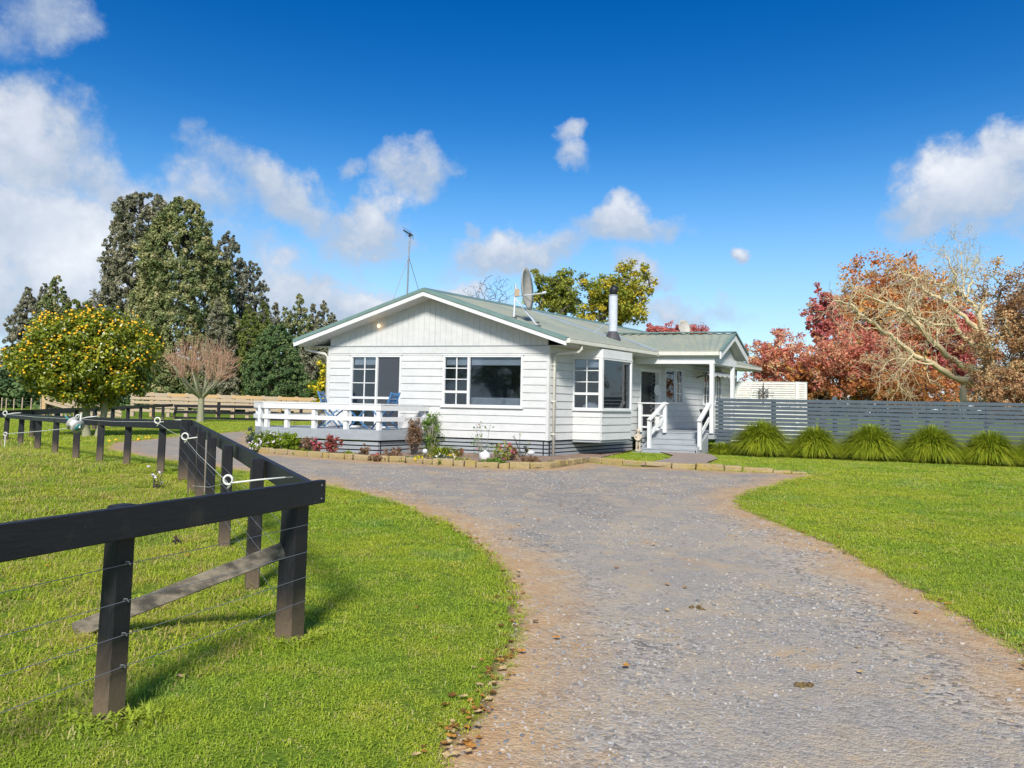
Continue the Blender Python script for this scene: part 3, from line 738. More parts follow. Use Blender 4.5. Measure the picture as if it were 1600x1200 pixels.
# downpipes
MB().tube([HP(.72, .18, 3.02), HP(.72, .18, 2.90), HP(.66, .17, 2.83), HP(.15, .12, 2.79), HP(.09, .11, 2.70), HP(.09, .11, .28)], .036, 10).build('downpipe', CREAM, house, True)
for z in (2.5, 1.6, .8): MB().box(HP, .03, .13, .07, .15, z, z + .03).build('pipe_bracket', CREAM, house)
MB().tube([HP(-6.72, -.10, 3.02), HP(-6.72, -.10, 2.90), HP(-6.62, -.08, 2.86), HP(-6.20, -.02, 2.78), HP(-6.13, 0.0, 2.68), HP(-6.13, 0.0, .84)], .036, 10).build('downpipe', CREAM, house, True)
# skirting boards below the walls
def skirting(P, a0, a1, zt=.655, zb=.27, n=4, parent=house, seg=2.4):
    h = (zt - zb) / n; x = a0
    while x < a1 - .02:
        x1 = min(x + seg, a1)
        for i in range(n):
            MB().box(P, x, x1 - .004, -.045, -.02, zb + i * h, zb + (i + 1) * h - .030).build('skirting_board', GREY, parent)
        x = x1
    MB().box(P, a0, a1, -.12, -.10, zb - .03, zt).build('skirting_shade_sheet', BLACKP, parent)  # black sheet added so the gaps between boards read as deep shade
skirting(HF, -3.15, 0); skirting(SW, 0, 4.5)
# soffit lamp, chimney flue
lampm = MB().lathe(HP(-4.55, -.12, 3.55), [(.028, .09), (.03, .02), (.01, 0)], 10).build('soffit_light', TRIM, house)
MB().blob(HP(-4.55, -.12, 3.50), .038, jit=0).build('bulb', LAMP, lampm, True)
fu, fv = -.34, 3.9; fz = rz(fu)
fl = MB().lathe(HP(fu, fv, fz - .05), [(.125, 0), (.125, 1.28), (.14, 1.285), (.14, 1.30), (.11, 1.31)], 28).build('chimney_flue', METALW, house)
MB().lathe(HP(fu, fv, fz - .08), [(.24, 0), (.22, .10), (.135, .26), (.135, .28)], 16).build('flue_flashing', DARKF, fl)
MB().tube([HP(fu, fv, fz + 1.24), HP(fu, fv, fz + 1.34), HP(fu + .02, fv, fz + 1.42), HP(fu + .07, fv - .04, fz + 1.50)], [.10, .115, .125, .09], 14).build('cowl', BLACKP, fl, True)
MB().tube([HP(fu, fv - .1, fz + .55), HP(-.98, 4.15, rz(-.98))], .016, 6).build('brace', METALW, fl)
MB().add([HP(-2.95, 4.02, rz(-2.95) + .02), HP(-2.95, 4.34, rz(-2.95) + .02), HP(-.5, 4.12, rz(-.5) + .02), HP(-.5, 3.80, rz(-.5) + .02),
          HP(-2.95, 4.02, rz(-2.95)), HP(-2.95, 4.34, rz(-2.95)), HP(-.5, 4.12, rz(-.5)), HP(-.5, 3.80, rz(-.5))], [(0, 1, 2, 3), (7, 6, 5, 4), (0, 1, 5, 4), (1, 2, 6, 5), (2, 3, 7, 6), (3, 0, 4, 7)]).build('apron_flashing', LEADF, house)

# ------------------------------------------------------------------ porch
porch = empty('porch', HP(1.1, 5.3, GZ), 'covered entrance porch with white posts, grey timber steps and its own green gable roof', 'porch')
pe0, pe1, prv, prz = 4.40, 6.60, 5.50, 3.72; pz = 3.12; psl = (prz - pz) / (prv - pe0)
ui = -3 + (RID - prz) / SL
uE = -3 + (RID - pz) / SL
corrugated('roof_sheet', HP(uE, pe0, pz + .012), HP(2.50, pe0, pz + .012), HP(2.50, prv, prz + .012), HP(ui, prv, prz + .012), .135, .014, porch)
corrugated('roof_sheet', HP(uE, pe1, pz + .012), HP(2.50, pe1, pz + .012), HP(2.50, prv, prz + .012), HP(ui, prv, prz + .012), .135, .014, porch)
MB().beam(HP(uE + .02, pe0 + .0, pz + .03), HP(ui, prv, prz + .03), .30, .012).build('valley_flashing', LEADF, porch)
MB().beam(HP(ui, prv, prz + .05), HP(2.53, prv, prz + .05), .20, .03).build('ridge_cap', RTRIM, porch)
for ve in (pe0, pe1):
    s = .03
    MB().add([HP(.45, ve, pz - .15), HP(2.44, ve, pz - .15), HP(2.44, prv, prz - .15), HP(.45, prv, prz - .15), HP(.45, ve, pz - .01), HP(2.44, ve, pz - .01), HP(2.44, prv, prz - .01), HP(.45, prv, prz - .01)],
             [(0, 1, 2, 3), (7, 6, 5, 4), (0, 1, 5, 4), (1, 2, 6, 5), (2, 3, 7, 6), (3, 0, 4, 7)]).build('soffit', WHITE, porch)
    MB().add([HP(2.45, ve, pz - .20), HP(2.45, prv, prz - .20), HP(2.45, prv, prz - .0), HP(2.45, ve, pz - .0), HP(2.49, ve, pz - .20), HP(2.49, prv, prz - .20), HP(2.49, prv, prz), HP(2.49, ve, pz)],
             [(0, 1, 2, 3), (7, 6, 5, 4), (0, 1, 5, 4), (1, 2, 6, 5), (2, 3, 7, 6), (3, 0, 4, 7)]).build('barge_board', TRIM, porch)
    MB().beam(HP(2.49, ve, pz + .03), HP(2.49, prv, prz + .03), .09, .035).build('barge_flashing', RTRIM, porch)
MB().add([HP(2.16, 4.62, 2.98), HP(2.16, 6.38, 2.98), HP(2.16, prv, prz - .19), HP(2.20, 4.62, 2.98), HP(2.20, 6.38, 2.98), HP(2.20, prv, prz - .19)], [(0, 1, 2), (5, 4, 3), (0, 3, 4, 1), (1, 4, 5, 2), (2, 5, 3, 0)]).build('gable_panel', WHITE, porch)
gutter(lambda a, o, z: HP(a, pe0 - o + .02, pz + z), .80, 2.46, parent=porch)
MB().box(HP, .05, 2.28, 4.47, 4.56, 2.78, 2.97).build('beam', TRIM, porch)
MB().box(HP, 2.16, 2.26, 4.57, 6.30, 2.78, 2.97).build('beam', TRIM, porch)
MB().box(HP, .03, 2.15, 4.57, 6.30, 2.90, 2.94).build('ceiling_lining', WHITE, porch)
for (u, v) in ((2.205, 4.51), (2.205, 6.12)): MB().box(HP, u - .05, u + .05, v - .05, v + .05, .82, 2.778).build('post', TRIM, porch)
MB().box(HP, .04, 2.27, 4.52, 9.2, .66, .80).build('floor_frame', GREY, porch)
vv = 4.50
while vv < 9.15:
    MB().box(HP, .045, 2.29, vv, vv + .134, .801, .828).build('floor_board', GREY, porch); vv += .14
# steps: four risers with proud treads
su0, su1 = .62, 2.06
for i in range(4):
    zt = .80 - .14 * (i + 1) + .14; v1_ = 4.50 - .26 * i
    if i: MB().box(HP, su0, su1, v1_ - .02, v1_ + .27, zt - .03, zt).build('tread', GREY, porch)
    MB().box(HP, su0 + .01, su1 - .01, v1_ - .002, v1_ + .02, zt - .142, zt - .032).build('riser', GREY, porch)
MB().box(HP, su0 - .12, su1 + .05, 4.50 - 1.10, 4.50 - .76, .245, .28).build('landing_pad', GREY, porch)
for uu in (su0 - .02, su1 + .02): MB().add([HP(uu, 4.5, .27), HP(uu, 3.72, .27), HP(uu, 3.72, .40), HP(uu, 4.5, .82), HP(uu + .03, 4.5, .27), HP(uu + .03, 3.72, .27), HP(uu + .03, 3.72, .40), HP(uu + .03, 4.5, .82)],
                                       [(0, 1, 2, 3), (7, 6, 5, 4), (0, 1, 5, 4), (1, 2, 6, 5), (2, 3, 7, 6), (3, 0, 4, 7)]).build('stringer', GREY, porch)
skirting(lambda a, o, z: HP(a, 4.52 - o, z), .75 - .7, su0, .64, .27, 3, porch, 3)
MB().box(HP, .05, su0, 4.505, 4.53, .64, .82).build('fascia', GREY, porch)
# railings
PST = .045
for (u, v, z0, z1) in ((.22, 4.46, .80, 1.62), (.92, 4.46, .80, 1.62), (.72, 3.92, .37, 1.13), (2.10, 3.92, .37, 1.13)):
    MB().box(HP, u - PST, u + PST, v - PST, v + PST, z0, z1).build('railing_post', TRIM, porch)
MB().beam(HP(.14, 4.46, 1.64), HP(1.02, 4.46, 1.64), .12, .035).build('top_rail', TRIM, porch)
for z in (1.28, .95): MB().beam(HP(.26, 4.46, z), HP(.88, 4.46, z), .03, .05).build('rail', TRIM, porch)
for u, ut in ((.72, .92), (2.10, 2.16)):
    MB().beam(HP(u, 3.86, 1.15), HP(ut, 4.45, 1.66), .12, .05).build('handrail', TRIM, porch)
    MB().beam(HP(u, 3.92, .75), HP(ut, 4.45, 1.24), .035, .10).build('rail', TRIM, porch)
br = MB(); br.beam(HP(.05, 9.5, 2.72), HP(1.5, 7.2, 2.72), .03, .03).beam(HP(.05, 9.0, 2.55), HP(.9, 8.0, 2.70), .03, .03)
br.build('awning_arm', FRAMEB, house)
aw = MB()
for i in range(6):
    v = 8.6 + i * .45
    aw.add([HP(.03, v, 2.88), HP(.03, v + .44, 2.88), HP(.55, v + .44, 2.74), HP(.55, v, 2.74), HP(.55, v + .22, 2.60), HP(.55, v, 2.66), HP(.55, v + .44, 2.66)], [(0, 1, 2, 3), (3, 2, 6, 4, 5)])
aw.build('awning', TRIM, house)
pot = MB().lathe(HP(.62, 8.3, .83), [(.08, 0), (.10, .02), (.20, .62), (.22, .62), (.22, .66), (.18, .66)], 4).build('planter', DARKPOT); tag(pot, 'tall tapered charcoal planter on the porch boards below the side windows', 'planter')

# ------------------------------------------------------------------ deck with railing and bistro furniture
deck = empty('timber_deck', HP(-4.8, -.85, GZ), 'grey painted timber deck with white railing in front of the sliding door', 'deck')
DZ = .84; uL = -6.40; cu, cv = -7.05, -1.25
MB().box(HP, uL, -3.19, -1.68, -.02, .66, .80).build('joist_frame', GREY, deck)
MB().box(HP, cu, -6.10, -1.2, 3.2, .66, .80).build('joist_frame', GREY, deck)
v = -1.70
while v < 3.1:
    ua = uL + .02 if v < cv else cu; ub = -3.165 if v < -.03 else -6.12
    if v < cv: ua = uL - (v + 1.7) / (cv + 1.7) * (uL - cu) * -1 if False else uL + (cu - uL) * (v + 1.7) / (cv + 1.7)
    MB().box(HP, ua, ub, v, v + .134, .802, DZ).build('deck_board', GREY, deck); v += .14
MB().box(HP, uL, -3.15, -1.73, -1.70, .60, .835).build('fascia', GREY, deck)
MB().box(HP, -3.16, -3.13, -1.70, -.01, .60, .835).build('fascia', GREY, deck)
MB().beam(HP(uL, -1.70, .72), HP(cu, cv, .72), .03, .235).build('fascia', GREY, deck)
skirting(lambda a, o, z: HP(a, -1.70 - o, z), uL, -3.2, .585, .27, 3, deck)
skirting(lambda a, o, z: HP(-3.19 + o, a, z), -1.66, 0, .585, .27, 3, deck)
for u in (-6.33, -5.75, -4.98, -4.10, -3.22): MB().box(HP, u - .045, u + .045, -1.685, -1.60, DZ, 1.37).build('railing_post', TRIM, deck)
for q in ((-6.62, -1.54), (cu + .05, cv + .02), (cu + .05, .6), (cu + .05, 2.0), (-3.22, -.10)): MB().box(HP, q[0] - .045, q[0] + .045, q[1] - .045, q[1] + .045, DZ, 1.37).build('railing_post', TRIM, deck)
def railrun(a, b, parent):
    n = Vector((b.x - a.x, b.y - a.y, 0)).normalized(); s = Vector((n.y, -n.x, 0)) * .055
    MB().beam(a + Vector((0, 0, 1.455)), b + Vector((0, 0, 1.455)), .16, .03).build('top_rail', TRIM, parent)
    MB().beam(a + s + Vector((0, 0, 1.37)), b + s + Vector((0, 0, 1.37)), .03, .125).build('rail', TRIM, parent)
    MB().beam(a + s + Vector((0, 0, 1.10)), b + s + Vector((0, 0, 1.10)), .03, .105).build('rail', TRIM, parent)
railrun(HP(uL, -1.64, 0), HP(-3.14, -1.64, 0), deck)
railrun(HP(cu, cv, 0), HP(uL, -1.64, 0), deck)
railrun(HP(-3.19, -1.64, 0), HP(-3.19, -.02, 0), deck)
railrun(HP(cu, 2.6, 0), HP(cu, cv, 0), deck)
# back stair railings, running down to the left behind the deck
for dv in (2.7, 3.9):
    MB().beam(HP(-6.25, dv, 1.70), HP(-7.6, dv - .25, .95), .04, .12).build('stair_rail', TRIM, deck)
    MB().beam(HP(-6.25, dv, 1.30), HP(-7.6, dv - .25, .55), .04, .10).build('stair_rail', TRIM, deck)

def thing_local(name, loc, rot, label, cat, group=None):
    o = empty(name, loc, label, cat, group); o.rotation_euler = (0, 0, rot); return o
def part_local(mb, name, mat, parent, smooth=False):
    """mesh given in the parent's own axes"""
    me_o = mb.build(name, mat, None, smooth); del WL[me_o.name]
    me_o.parent = parent; return me_o
def folding_chair(loc, rot, label, first=None):
    t = thing_local('folding_chair', loc, rot, label, 'chair', 'blue folding chairs on the deck')
    for s in (-1, 1):
        part_local(MB().beam((-.30, s * .19, 0), (.22, s * .19, .46), .022, .030).beam((.22, s * .19, .46), (.24, s * .19, .47), .022, .03), 'leg', BLUE, t)
        part_local(MB().beam((.26, s * .165, 0), (-.16, s * .165, .46), .022, .030).beam((-.16, s * .165, .46), (-.34, s * .165, .92), .022, .03), 'leg', BLUE, t)
    for i in range(5): part_local(MB().box(lambda a, b, c: Vector((a, b, c)), -.18 + i * .085, -.11 + i * .085, -.19, .19, .455, .475), 'seat_slat', BLUE, t)
    for i in range(3):
        z = .66 + i * .09; x = -.16 - (z - .46) * .18 / .46; part_local(MB().box(lambda a, b, c: Vector((a, b, c)), x, x + .014, -.18, .18, z, z + .065), 'back_slat', BLUE, t)
    part_local(MB().box(lambda a, b, c: Vector((a, b, c)), -.27, -.25, -.19, .19, .04, .06).box(lambda a, b, c: Vector((a, b, c)), .22, .24, -.165, .165, .04, .06), 'stretcher', BLUE, t)
    return t
ua_ = math.atan2(UU.y, UU.x)
folding_chair(HP(-5.28, -.75, DZ), ua_ + .15, 'blue folding chair at the left end of the deck with its back to the paddock')
folding_chair(HP(-3.72, -.85, DZ), ua_ + math.pi - .2, 'blue folding chair nearest the garden end of the deck facing the small table')
tb = thing_local('folding_table', HP(-4.52, -.78, DZ), ua_ + .4, 'low blue folding table between the two blue chairs on the deck', 'table')
part_local(MB().lathe((0, 0, .48), [(.25, 0), (.26, .01), (.25, .02)], 20), 'table_top', BLUE, tb)
for s in (-1, 1):
    part_local(MB().beam((-.24, s * .13, 0), (.20, s * .13, .47), .02, .026), 'leg', BLUE, tb)
    part_local(MB().beam((.24, s * .11, 0), (-.20, s * .11, .47), .02, .026), 'leg', BLUE, tb)

# ------------------------------------------------------------------ satellite dish, antenna, far dish
dish = empty('satellite_dish', HP(-.92, 0.0, rz(-.92)), 'tall satellite dish seen edge-on on a tripod at the front of the roof', 'satellite dish')
def edge_dish(root, c, axis, rw, rh, depth, mats):
    ax = Vector(axis).normalized(); sd_ = ax.cross(Vector((0, 0, 1))).normalized(); up = sd_.cross(ax)
    vs = []; fs = []; nr, na = 5, 24
    for s in (0, .015):
        for i in range(nr + 1):
            f = i / nr
            for k in range(na):
                a = 2 * math.pi * k / na; vs.append(c + sd_ * (rw * f * math.cos(a)) + up * (rh * f * math.sin(a)) + ax * (depth * f * f - s))
    m = (nr + 1) * na
    for L, fl_ in ((0, 0), (m, 1)):
        for i in range(nr):
            for k in range(na):
                q = [L + i * na + k, L + i * na + (k + 1) % na, L + (i + 1) * na + (k + 1) % na, L + (i + 1) * na + k]; fs.append(q if fl_ == 0 else q[::-1])
    for k in range(na): fs.append([nr * na + k, nr * na + (k + 1) % na, m + nr * na + (k + 1) % na, m + nr * na + k])
    MB().add(vs, fs).build('reflector', mats, root, True)
dc = HP(-.92, 0.0, rz(-.92)) + Vector((.22, .1, .74))
edge_dish(dish, dc, (.94, -.32, .08), .46, .54, .13, DISHP)
mt = dc + Vector((-.12, 0, -.12))
MB().tube([HP(-.92, 0, rz(-.92)), mt + Vector((-.08, 0, -.05)), mt + Vector((-.06, 0, .25))], .024, 8).build('mast', METALW, dish)
for q in (HP(-.78, .75, rz(-.78)), HP(-.30, .0, rz(-.30))): MB().tube([q, mt + Vector((-.07, 0, -.12))], .016, 6).build('strut', METALW, dish)
for q in (HP(-.92, 0, rz(-.92)), HP(-.78, .75, rz(-.78)), HP(-.30, .0, rz(-.30))): MB().box(lambda a, b, c: q + Vector((a, b, c)), -.08, .08, -.06, .06, -.01, .025).build('foot', DARKF, dish)
MB().tube([mt + Vector((.02, 0, -.05)), mt + Vector((.62, .12, .05))], .013, 6).build('feed_arm', METALW, dish)
MB().tube([mt + Vector((.60, .12, .05)), mt + Vector((.70, .15, .08))], .035, 8).build('feed_horn', METALW, dish)
MB().box(lambda a, b, c: mt + Vector((a, b, c)), -.09, .03, -.05, .05, -.06, .12).build('bracket', TIMBER, dish)

ab = HP(-4.1, 1.2, rz(-4.1)); 
ab = at(636, 466, HP(-4.0, 1.4, 0).y); ab.z = 3.97
ant = empty('tv_antenna', ab, 'thin television antenna on a guyed mast above the left roof slope', 'antenna')
atop = at(641, 366, ab.y); amid = at(638.5, 401, ab.y)
MB().lathe(ab, [(.06, 0), (.06, .12), (.03, .13)], 10).build('mast_base', CREAM, ant)
MB().tube([ab, amid], .022, 8).build('lower_mast', WIRE, ant); MB().tube([amid, atop], .018, 8).build('upper_mast', WIRE, ant)
MB().tube([amid, at(612.5, 472, ab.y - .4)], .009, 4).tube([amid, at(655, 456, ab.y + .5)], .009, 4).build('guy_wire', WIRE, ant)
MB().tube([at(630.5, 360, ab.y - .5), at(645, 368, ab.y + .3)], .018, 6).build('boom', FRAMEB, ant)
el_ = MB()
for f in (.15, .35, .55, .75, .92):
    p = at(630.5, 360, ab.y - .5).lerp(at(645, 368, ab.y + .3), f); el_.tube([p + Vector((-.05, -.03, .12)), p + Vector((.05, .03, -.12))], .005, 4)
el_.build('element', FRAMEB, ant)
MB().blob(at(640.5, 367, ab.y), .06, (.7, .7, 1)).build('antenna_head', FRAMEB, ant)
fd = at(1068, 513, HP(.4, 9, 0).y + 1)
sdsh = empty('satellite_dish', HP(-1.2, 10.0, rz(-1.2)), 'small pale satellite dish showing above the porch ridge', 'satellite dish')
fd = at(1068, 513, HP(-1.2, 10, 0).y)
edge_dish(sdsh, fd, (.4, -.85, .25), .25, .30, .07, DISHP)
MB().tube([HP(-1.2, 10.0, rz(-1.2)), fd + Vector((.05, .1, -.05))], .02, 6).build('mast', METALW, sdsh)

# ------------------------------------------------------------------ fences on the right
gf = empty('slatted_fence', HP(6.2, 4.7, GZ), 'slate grey horizontal slat fence running from the porch post to the right edge', 'fence')
FV = 4.70; gp = [2.36, 3.78, 5.36, 6.55, 7.62, 8.98, 10.4, 11.8]
zt = 1.815; pit = .1085
for i in range(14):
    z1 = zt - i * pit; 
    for a, b in zip([2.24] + gp[1:-1], gp[1:]):
        dz = random.uniform(-.002, .002)
        MB().box(HP, a, b - .006, FV - .02, FV, z1 - .086 + dz, z1 + dz).build('slat', SLATE, gf)
for i, u in enumerate(gp): MB().box(HP, u - .05, u + .05, FV + .002, FV + .10, .22, zt + (.09 if i == 2 else .0)).build('post', SLATE, gf)

wf = empty('slatted_screen', HP(1.3, 12.2, GZ), 'white slatted privacy screen with an iron ornament behind the grey fence', 'fence')
WVv = 12.2
for i in range(28):
    z1 = 2.52 - i * .081
    if z1 < .3: break
    MB().box(HP, .05, 2.66, WVv - .02, WVv, z1 - .064, z1).build('slat', WFENCE, wf)
for u, t in ((.12, 0), (1.25, 0), (2.37, .035), (2.63, 0)): MB().box(HP, u - .05, u + .05, WVv + (.001 if t == 0 else -.06), WVv + .09, .22, 2.52 + t).build('post', WFENCE, wf)
MB().box(HP, .03, 2.69, WVv - .03, WVv + .1, 2.521, 2.545).build('cap_rail', WFENCE, wf)
orn = empty('wall_ornament', HP(1.2, WVv - .1, 2.15), 'dark wrought iron scroll ornament hung on the white slatted screen', 'ornament')
oc = at(1193, 614, HP(1.25, WVv - .14, 0).y); om = MB()
for k in range(8):
    a = k * math.pi / 4; L = .34 if k % 2 == 0 else .22; dx = Vector((UU.x, UU.y, 0)) * math.cos(a) + Vector((0, 0, 1)) * math.sin(a); nx = Vector((UU.x, UU.y, 0)) * -math.sin(a) + Vector((0, 0, 1)) * math.cos(a)
    om.tube([oc, oc + dx * L], .014, 5)
    for s in (-1, 1): om.tube([oc + dx * (.12 + .08 * t) * 1.0 + nx * s * .055 * math.sin(t * 3.6) for t in (0, .3, .6, .9)], .010, 4)
    om.blob(oc + dx * (L + .01), .022, jit=0, n=6)
om.blob(oc, .035, jit=0).build('iron_scrolls', FRAMEB, orn)

# ------------------------------------------------------------------ black rail fences
def wl(o, p): return o
def vert(px, py_base, Y=None): return G(px, py_base)
def black_post(parent, base, w, h, lean=(0, 0), d=None, name='post', rot=0.0):
    d = d or w * .8; top = base + Vector((lean[0], lean[1], h)); ca, sa = math.cos(rot), math.sin(rot); b = base + Vector((0, 0, -.15)); c = []
    for e, k in ((b, 1.04), (top, .96)):
        for (i, j) in ((-1, -1), (1, -1), (1, 1), (-1, 1)):
            x, y = i * w / 2 * k, j * d / 2 * k; c.append(e + Vector((x * ca - y * sa, x * sa + y * ca, 0)))
    o = MB().hexa(c).build(name, BLACK, parent, origin=base, bevel=.008); o['foot_wear'] = 1.0; return o
pf = empty('rail_fence', G(450, 1003), 'near black paddock fence with a single top rail, corner post and leaning brace', 'fence')
cpos = G(451, 1003); npos = G(168, 1128); dirn = (npos - cpos).normalized()
rot1 = math.atan2(dirn.y, dirn.x)
black_post(pf, cpos, .140, .93, (.012, 0), .12, rot=rot1)
black_post(pf, npos, .108, at(180, 787, npos.y + .02).z, (.018, 0), .09, rot=rot1)
far_near = npos + dirn * 2.6; black_post(pf, Vector((far_near.x, far_near.y, 0)), .13, .93, rot=rot1)
def rail(parent, a, b, h=.15, w=.045, name='rail'):
    o = MB().beam(a, b, w, h).build(name, BLACK, parent, bevel=.004); o['level_grain'] = 1.0; return o
# camera side of the posts, top edge 0.96 above ground
nside = Vector((dirn.y, -dirn.x, 0)); 
if nside.y > 0: nside = -nside
offs = nside * .10
rA = cpos - dirn * .16 + offs; rB = npos + dirn * 2.7 + offs
ztop_c = at(487, 749, rA.y).z; ztop_n = at(175, 789, (npos + offs).y).z
def zlin(p, a, za, b, zb):
    t = (p - a).xy.dot((b - a).xy) / (b - a).xy.length_squared; return za + (zb - za) * t
pA = Vector((rA.x, rA.y, ztop_c - .073)); pB = Vector((rB.x, rB.y, zlin(rB, rA, ztop_c, npos + offs, ztop_n) - .073))
rail(pf, pA, pB, .146, .05)
# receding run: posts and rail
recs = [(404, 918, .105, 716), (365, 853, .11, 696), (341, 815, .10, 684), (322, 790, .10, 674), (305, 770, .10, 666)]
thick = G(287, 752)
e0 = thick; e1 = cpos; rd = (e1 - e0).normalized(); rrot = math.atan2(rd.y, rd.x)
rn = Vector((-rd.y, rd.x, 0)); 
if rn.x < 0: rn = -rn                      # rail sits on the drive side of the posts
for (px, py, w, pt_) in recs:
    b = G(px, py); t = (b - e0).dot(rd); b2 = e0 + rd * t; b2.z = zg(b2.x, b2.y)
    black_post(pf, b2, w, at(px, pt_, b2.y).z - b2.z, (random.uniform(-.01, .01), 0), .10, rot=rrot)
black_post(pf, thick, .17, .99, (.0, 0), .17, rot=rrot)
r0 = e1 + rn * .09 + rd * .05; r1 = e0 + rn * .10 - rd * .06
zc = ztop_c; z0_ = at(293, 657, r1.y).z
rail(pf, Vector((r0.x, r0.y, zc - .077)), Vector((r1.x, r1.y, z0_ - .075)), .15, .045)
# brace leaning on the corner post
bt = cpos + dirn * .09 + Vector((0, .03, 0)); bt = Vector((bt.x, bt.y + .02, at(428, 858, bt.y + .02).z)); bb = G(118, 992); bb.z += .03
MB().beam(bt, bb, .06, .10).build('brace', BRACEW, pf, bevel=.006)
for p in (Vector((rA.x, rA.y, ztop_c - .03)), Vector((rA.x, rA.y, ztop_c - .115))):
    q = p + dirn * .045 + nside * .026; MB().blob(q, .006, jit=0, n=6).build('bolt', WIRE, pf)
# fence wires
for hgt in (.725, .555, .40, .255):
    sag = MB(); pts = []
    a = cpos + nside * .085 - dirn * .05 + Vector((0, 0, hgt)); b = npos + nside * .064 + Vector((0, 0, hgt)); c = b + dirn * 2.6 + Vector((0, 0, -.012))
    MB().tube([a, a.lerp(b, .5) - Vector((0, 0, .005)), b, c], .0018, 4).build('wire', WIRE, pf)
    st = npos + nside * .066 + dirn * -.01 + Vector((0, 0, hgt))
    MB().tube([st + Vector((-.012, 0, -.004)), st + Vector((-.006, -.008, .012)), st + Vector((.008, -.008, .012)), st + Vector((.012, 0, -.004))], .0028, 5).build('staple', WIRE, pf)
    a2 = e1 - rn * .06 + Vector((0, 0, hgt)); b2 = e0 - rn * .09 + Vector((0, 0, hgt + e0.z))
    MB().tube([a2, b2], .0016, 4).build('wire', WIRE, pf)

# run going left from the thick post
lf = empty('rail_fence', G(155, 723), 'black single-rail paddock fence running left from the thick post past the drive end', 'fence')
lposts = [(250, 741), (197, 729), (155, 723.5), (118, 718), (85, 710.5), (58, 704), (31, 697.5), (8, 692), (-18, 688), (-46, 684)]
lp = [G(*p) for p in lposts]
for i, b in enumerate(lp):
    black_post(lf, b, .115 if i < 5 else .13, .84 if i != 2 else .86, (random.uniform(.0, .03), 0), .09, rot=.3)
def top_at(px, py, Y): return at(px, py, Y)
ltops = [(300, 657), (250, 656), (197, 654), (155, 652.5), (118, 651), (85, 650), (58, 648), (31, 646.5), (8, 645), (-18, 644), (-46, 643)]
lpt = [thick] + lp
for i in range(0, len(lpt) - 1, 2):
    j = min(i + 2, len(lpt) - 1)
    a = top_at(*ltops[i], lpt[i].y - .1); b = top_at(*ltops[j], lpt[j].y - .1)
    hh = .155
    rail(lf, a - Vector((0, 0, hh / 2)), b - Vector((0, 0, hh / 2)), hh, .045)

# second fence behind, with the same single rail
mf = empty('rail_fence', G(200, 664), 'black single-rail fence behind the citrus tree meeting the three-rail fence', 'fence')
mposts = [(-30, 690), (50, 684), (88, 679), (118, 676), (147, 672), (175, 668.5), (199, 664), (219, 660), (239, 657.5), (254, 656), (270, 655)]
mp = [G(*p) for p in mposts]; 
for i, b in enumerate(mp): black_post(mf, b, .16, .95 if i < 10 else 1.05, ((.25 if i == 10 else 0), 0), .12)
mt_ = [(-30, 642.5), (50, 640), (118, 637), (175, 634.8), (219, 633), (270, 631)]
mi = [0, 1, 3, 5, 7, 10]
for k in range(len(mi) - 1):
    a = at(*mt_[k], mp[mi[k]].y - .12); b = at(*mt_[k + 1], mp[mi[k + 1]].y - .12); rail(mf, a - Vector((0, 0, .10)), b - Vector((0, 0, .10)), .20, .05)
tf = empty('rail_fence', G(341, 660), 'black three-rail fence between the bare tree and the deck', 'fence')
tposts = [(274, 655), (341, 659), (404, 662), (470, 666), (536, 670)]
tp = [G(*p) for p in tposts]; Yt = tp[0].y
for i, b in enumerate(tp[1:]): black_post(tf, Vector((b.x, Yt - i * .2 + 0, 0)) if False else at(tposts[i + 1][0], 655, Yt).xy.to_3d(), .20, 1.32, (0, 0), .14)
for (ya, yb) in ((631.5, 635), (641, 645), (650.5, 655)):
    for (xa, xb, f0, f1) in ((272, 341, 0, .32), (341, 404, .32, .62), (404, 470, .62, .93), (470, 530, .93, 1.2)):
        a = at(xa, ya + (yb - ya) * f0 + 2.5, Yt - .1); b = at(xb, ya + (yb - ya) * f1 + 2.5, Yt - .1); rail(tf, a, b, .20, .05)

# ------------------------------------------------------------------ timber stockyards
yd = empty('stockyard_fence', Vector((at(300, 640, 62).x, 62, 0)), 'natural timber stockyard fence of wide rails behind the black fences', 'fence')
YY = 62.0
yx = [206, 236, 262, 290, 314, 340, 363, 386, 410, 436, 462, 487, 512, 540]
def ytop(px): return 612.5 + (px - 200) * (622 - 612.5) / 300
for i, px in enumerate(yx):
    p = at(px, 640, YY); t = at(px, ytop(px) - 1.0, YY); MB().box(lambda a, b, c: Vector((p.x + a, YY + b, c)), -.14, .14, .03, .25, -.1, t.z).build('post', TIMBER_O if i % 4 == 1 else TIMBER, yd)
for r in range(5):
    for i in range(len(yx) - 1):
        a = at(yx[i], ytop(yx[i]) + 2.6 + r * 6.3, YY); b = at(yx[i + 1], ytop(yx[i + 1]) + 2.6 + r * 6.3, YY)
        if r == 3 and i % 3 == 0: continue
        MB().beam(a, b, .05, .21 if r else .26).build('rail', (TIMBER_O if (r == 0 and i in (2, 4, 6, 7, 9, 10)) else TIMBER), yd)
for i, z in enumerate((0, 1, 2)):  # a second, farther run
    for k in range(5):
        a = at(240 + k * 52, ytop(240 + k * 52) + 7 + z * 6.5, YY + 9); b = at(240 + (k + 1) * 52 - 1, ytop(240 + (k + 1) * 52) + 7 + z * 6.5, YY + 9); MB().beam(a, b, .05, .2).build('rail', TIMBER, yd)
rp = empty('loading_ramp', Vector((at(95, 640, 58).x, 58, 0)), 'sloping timber loading ramp with slanted rails left of the stockyards', 'ramp')
YR = 58.0
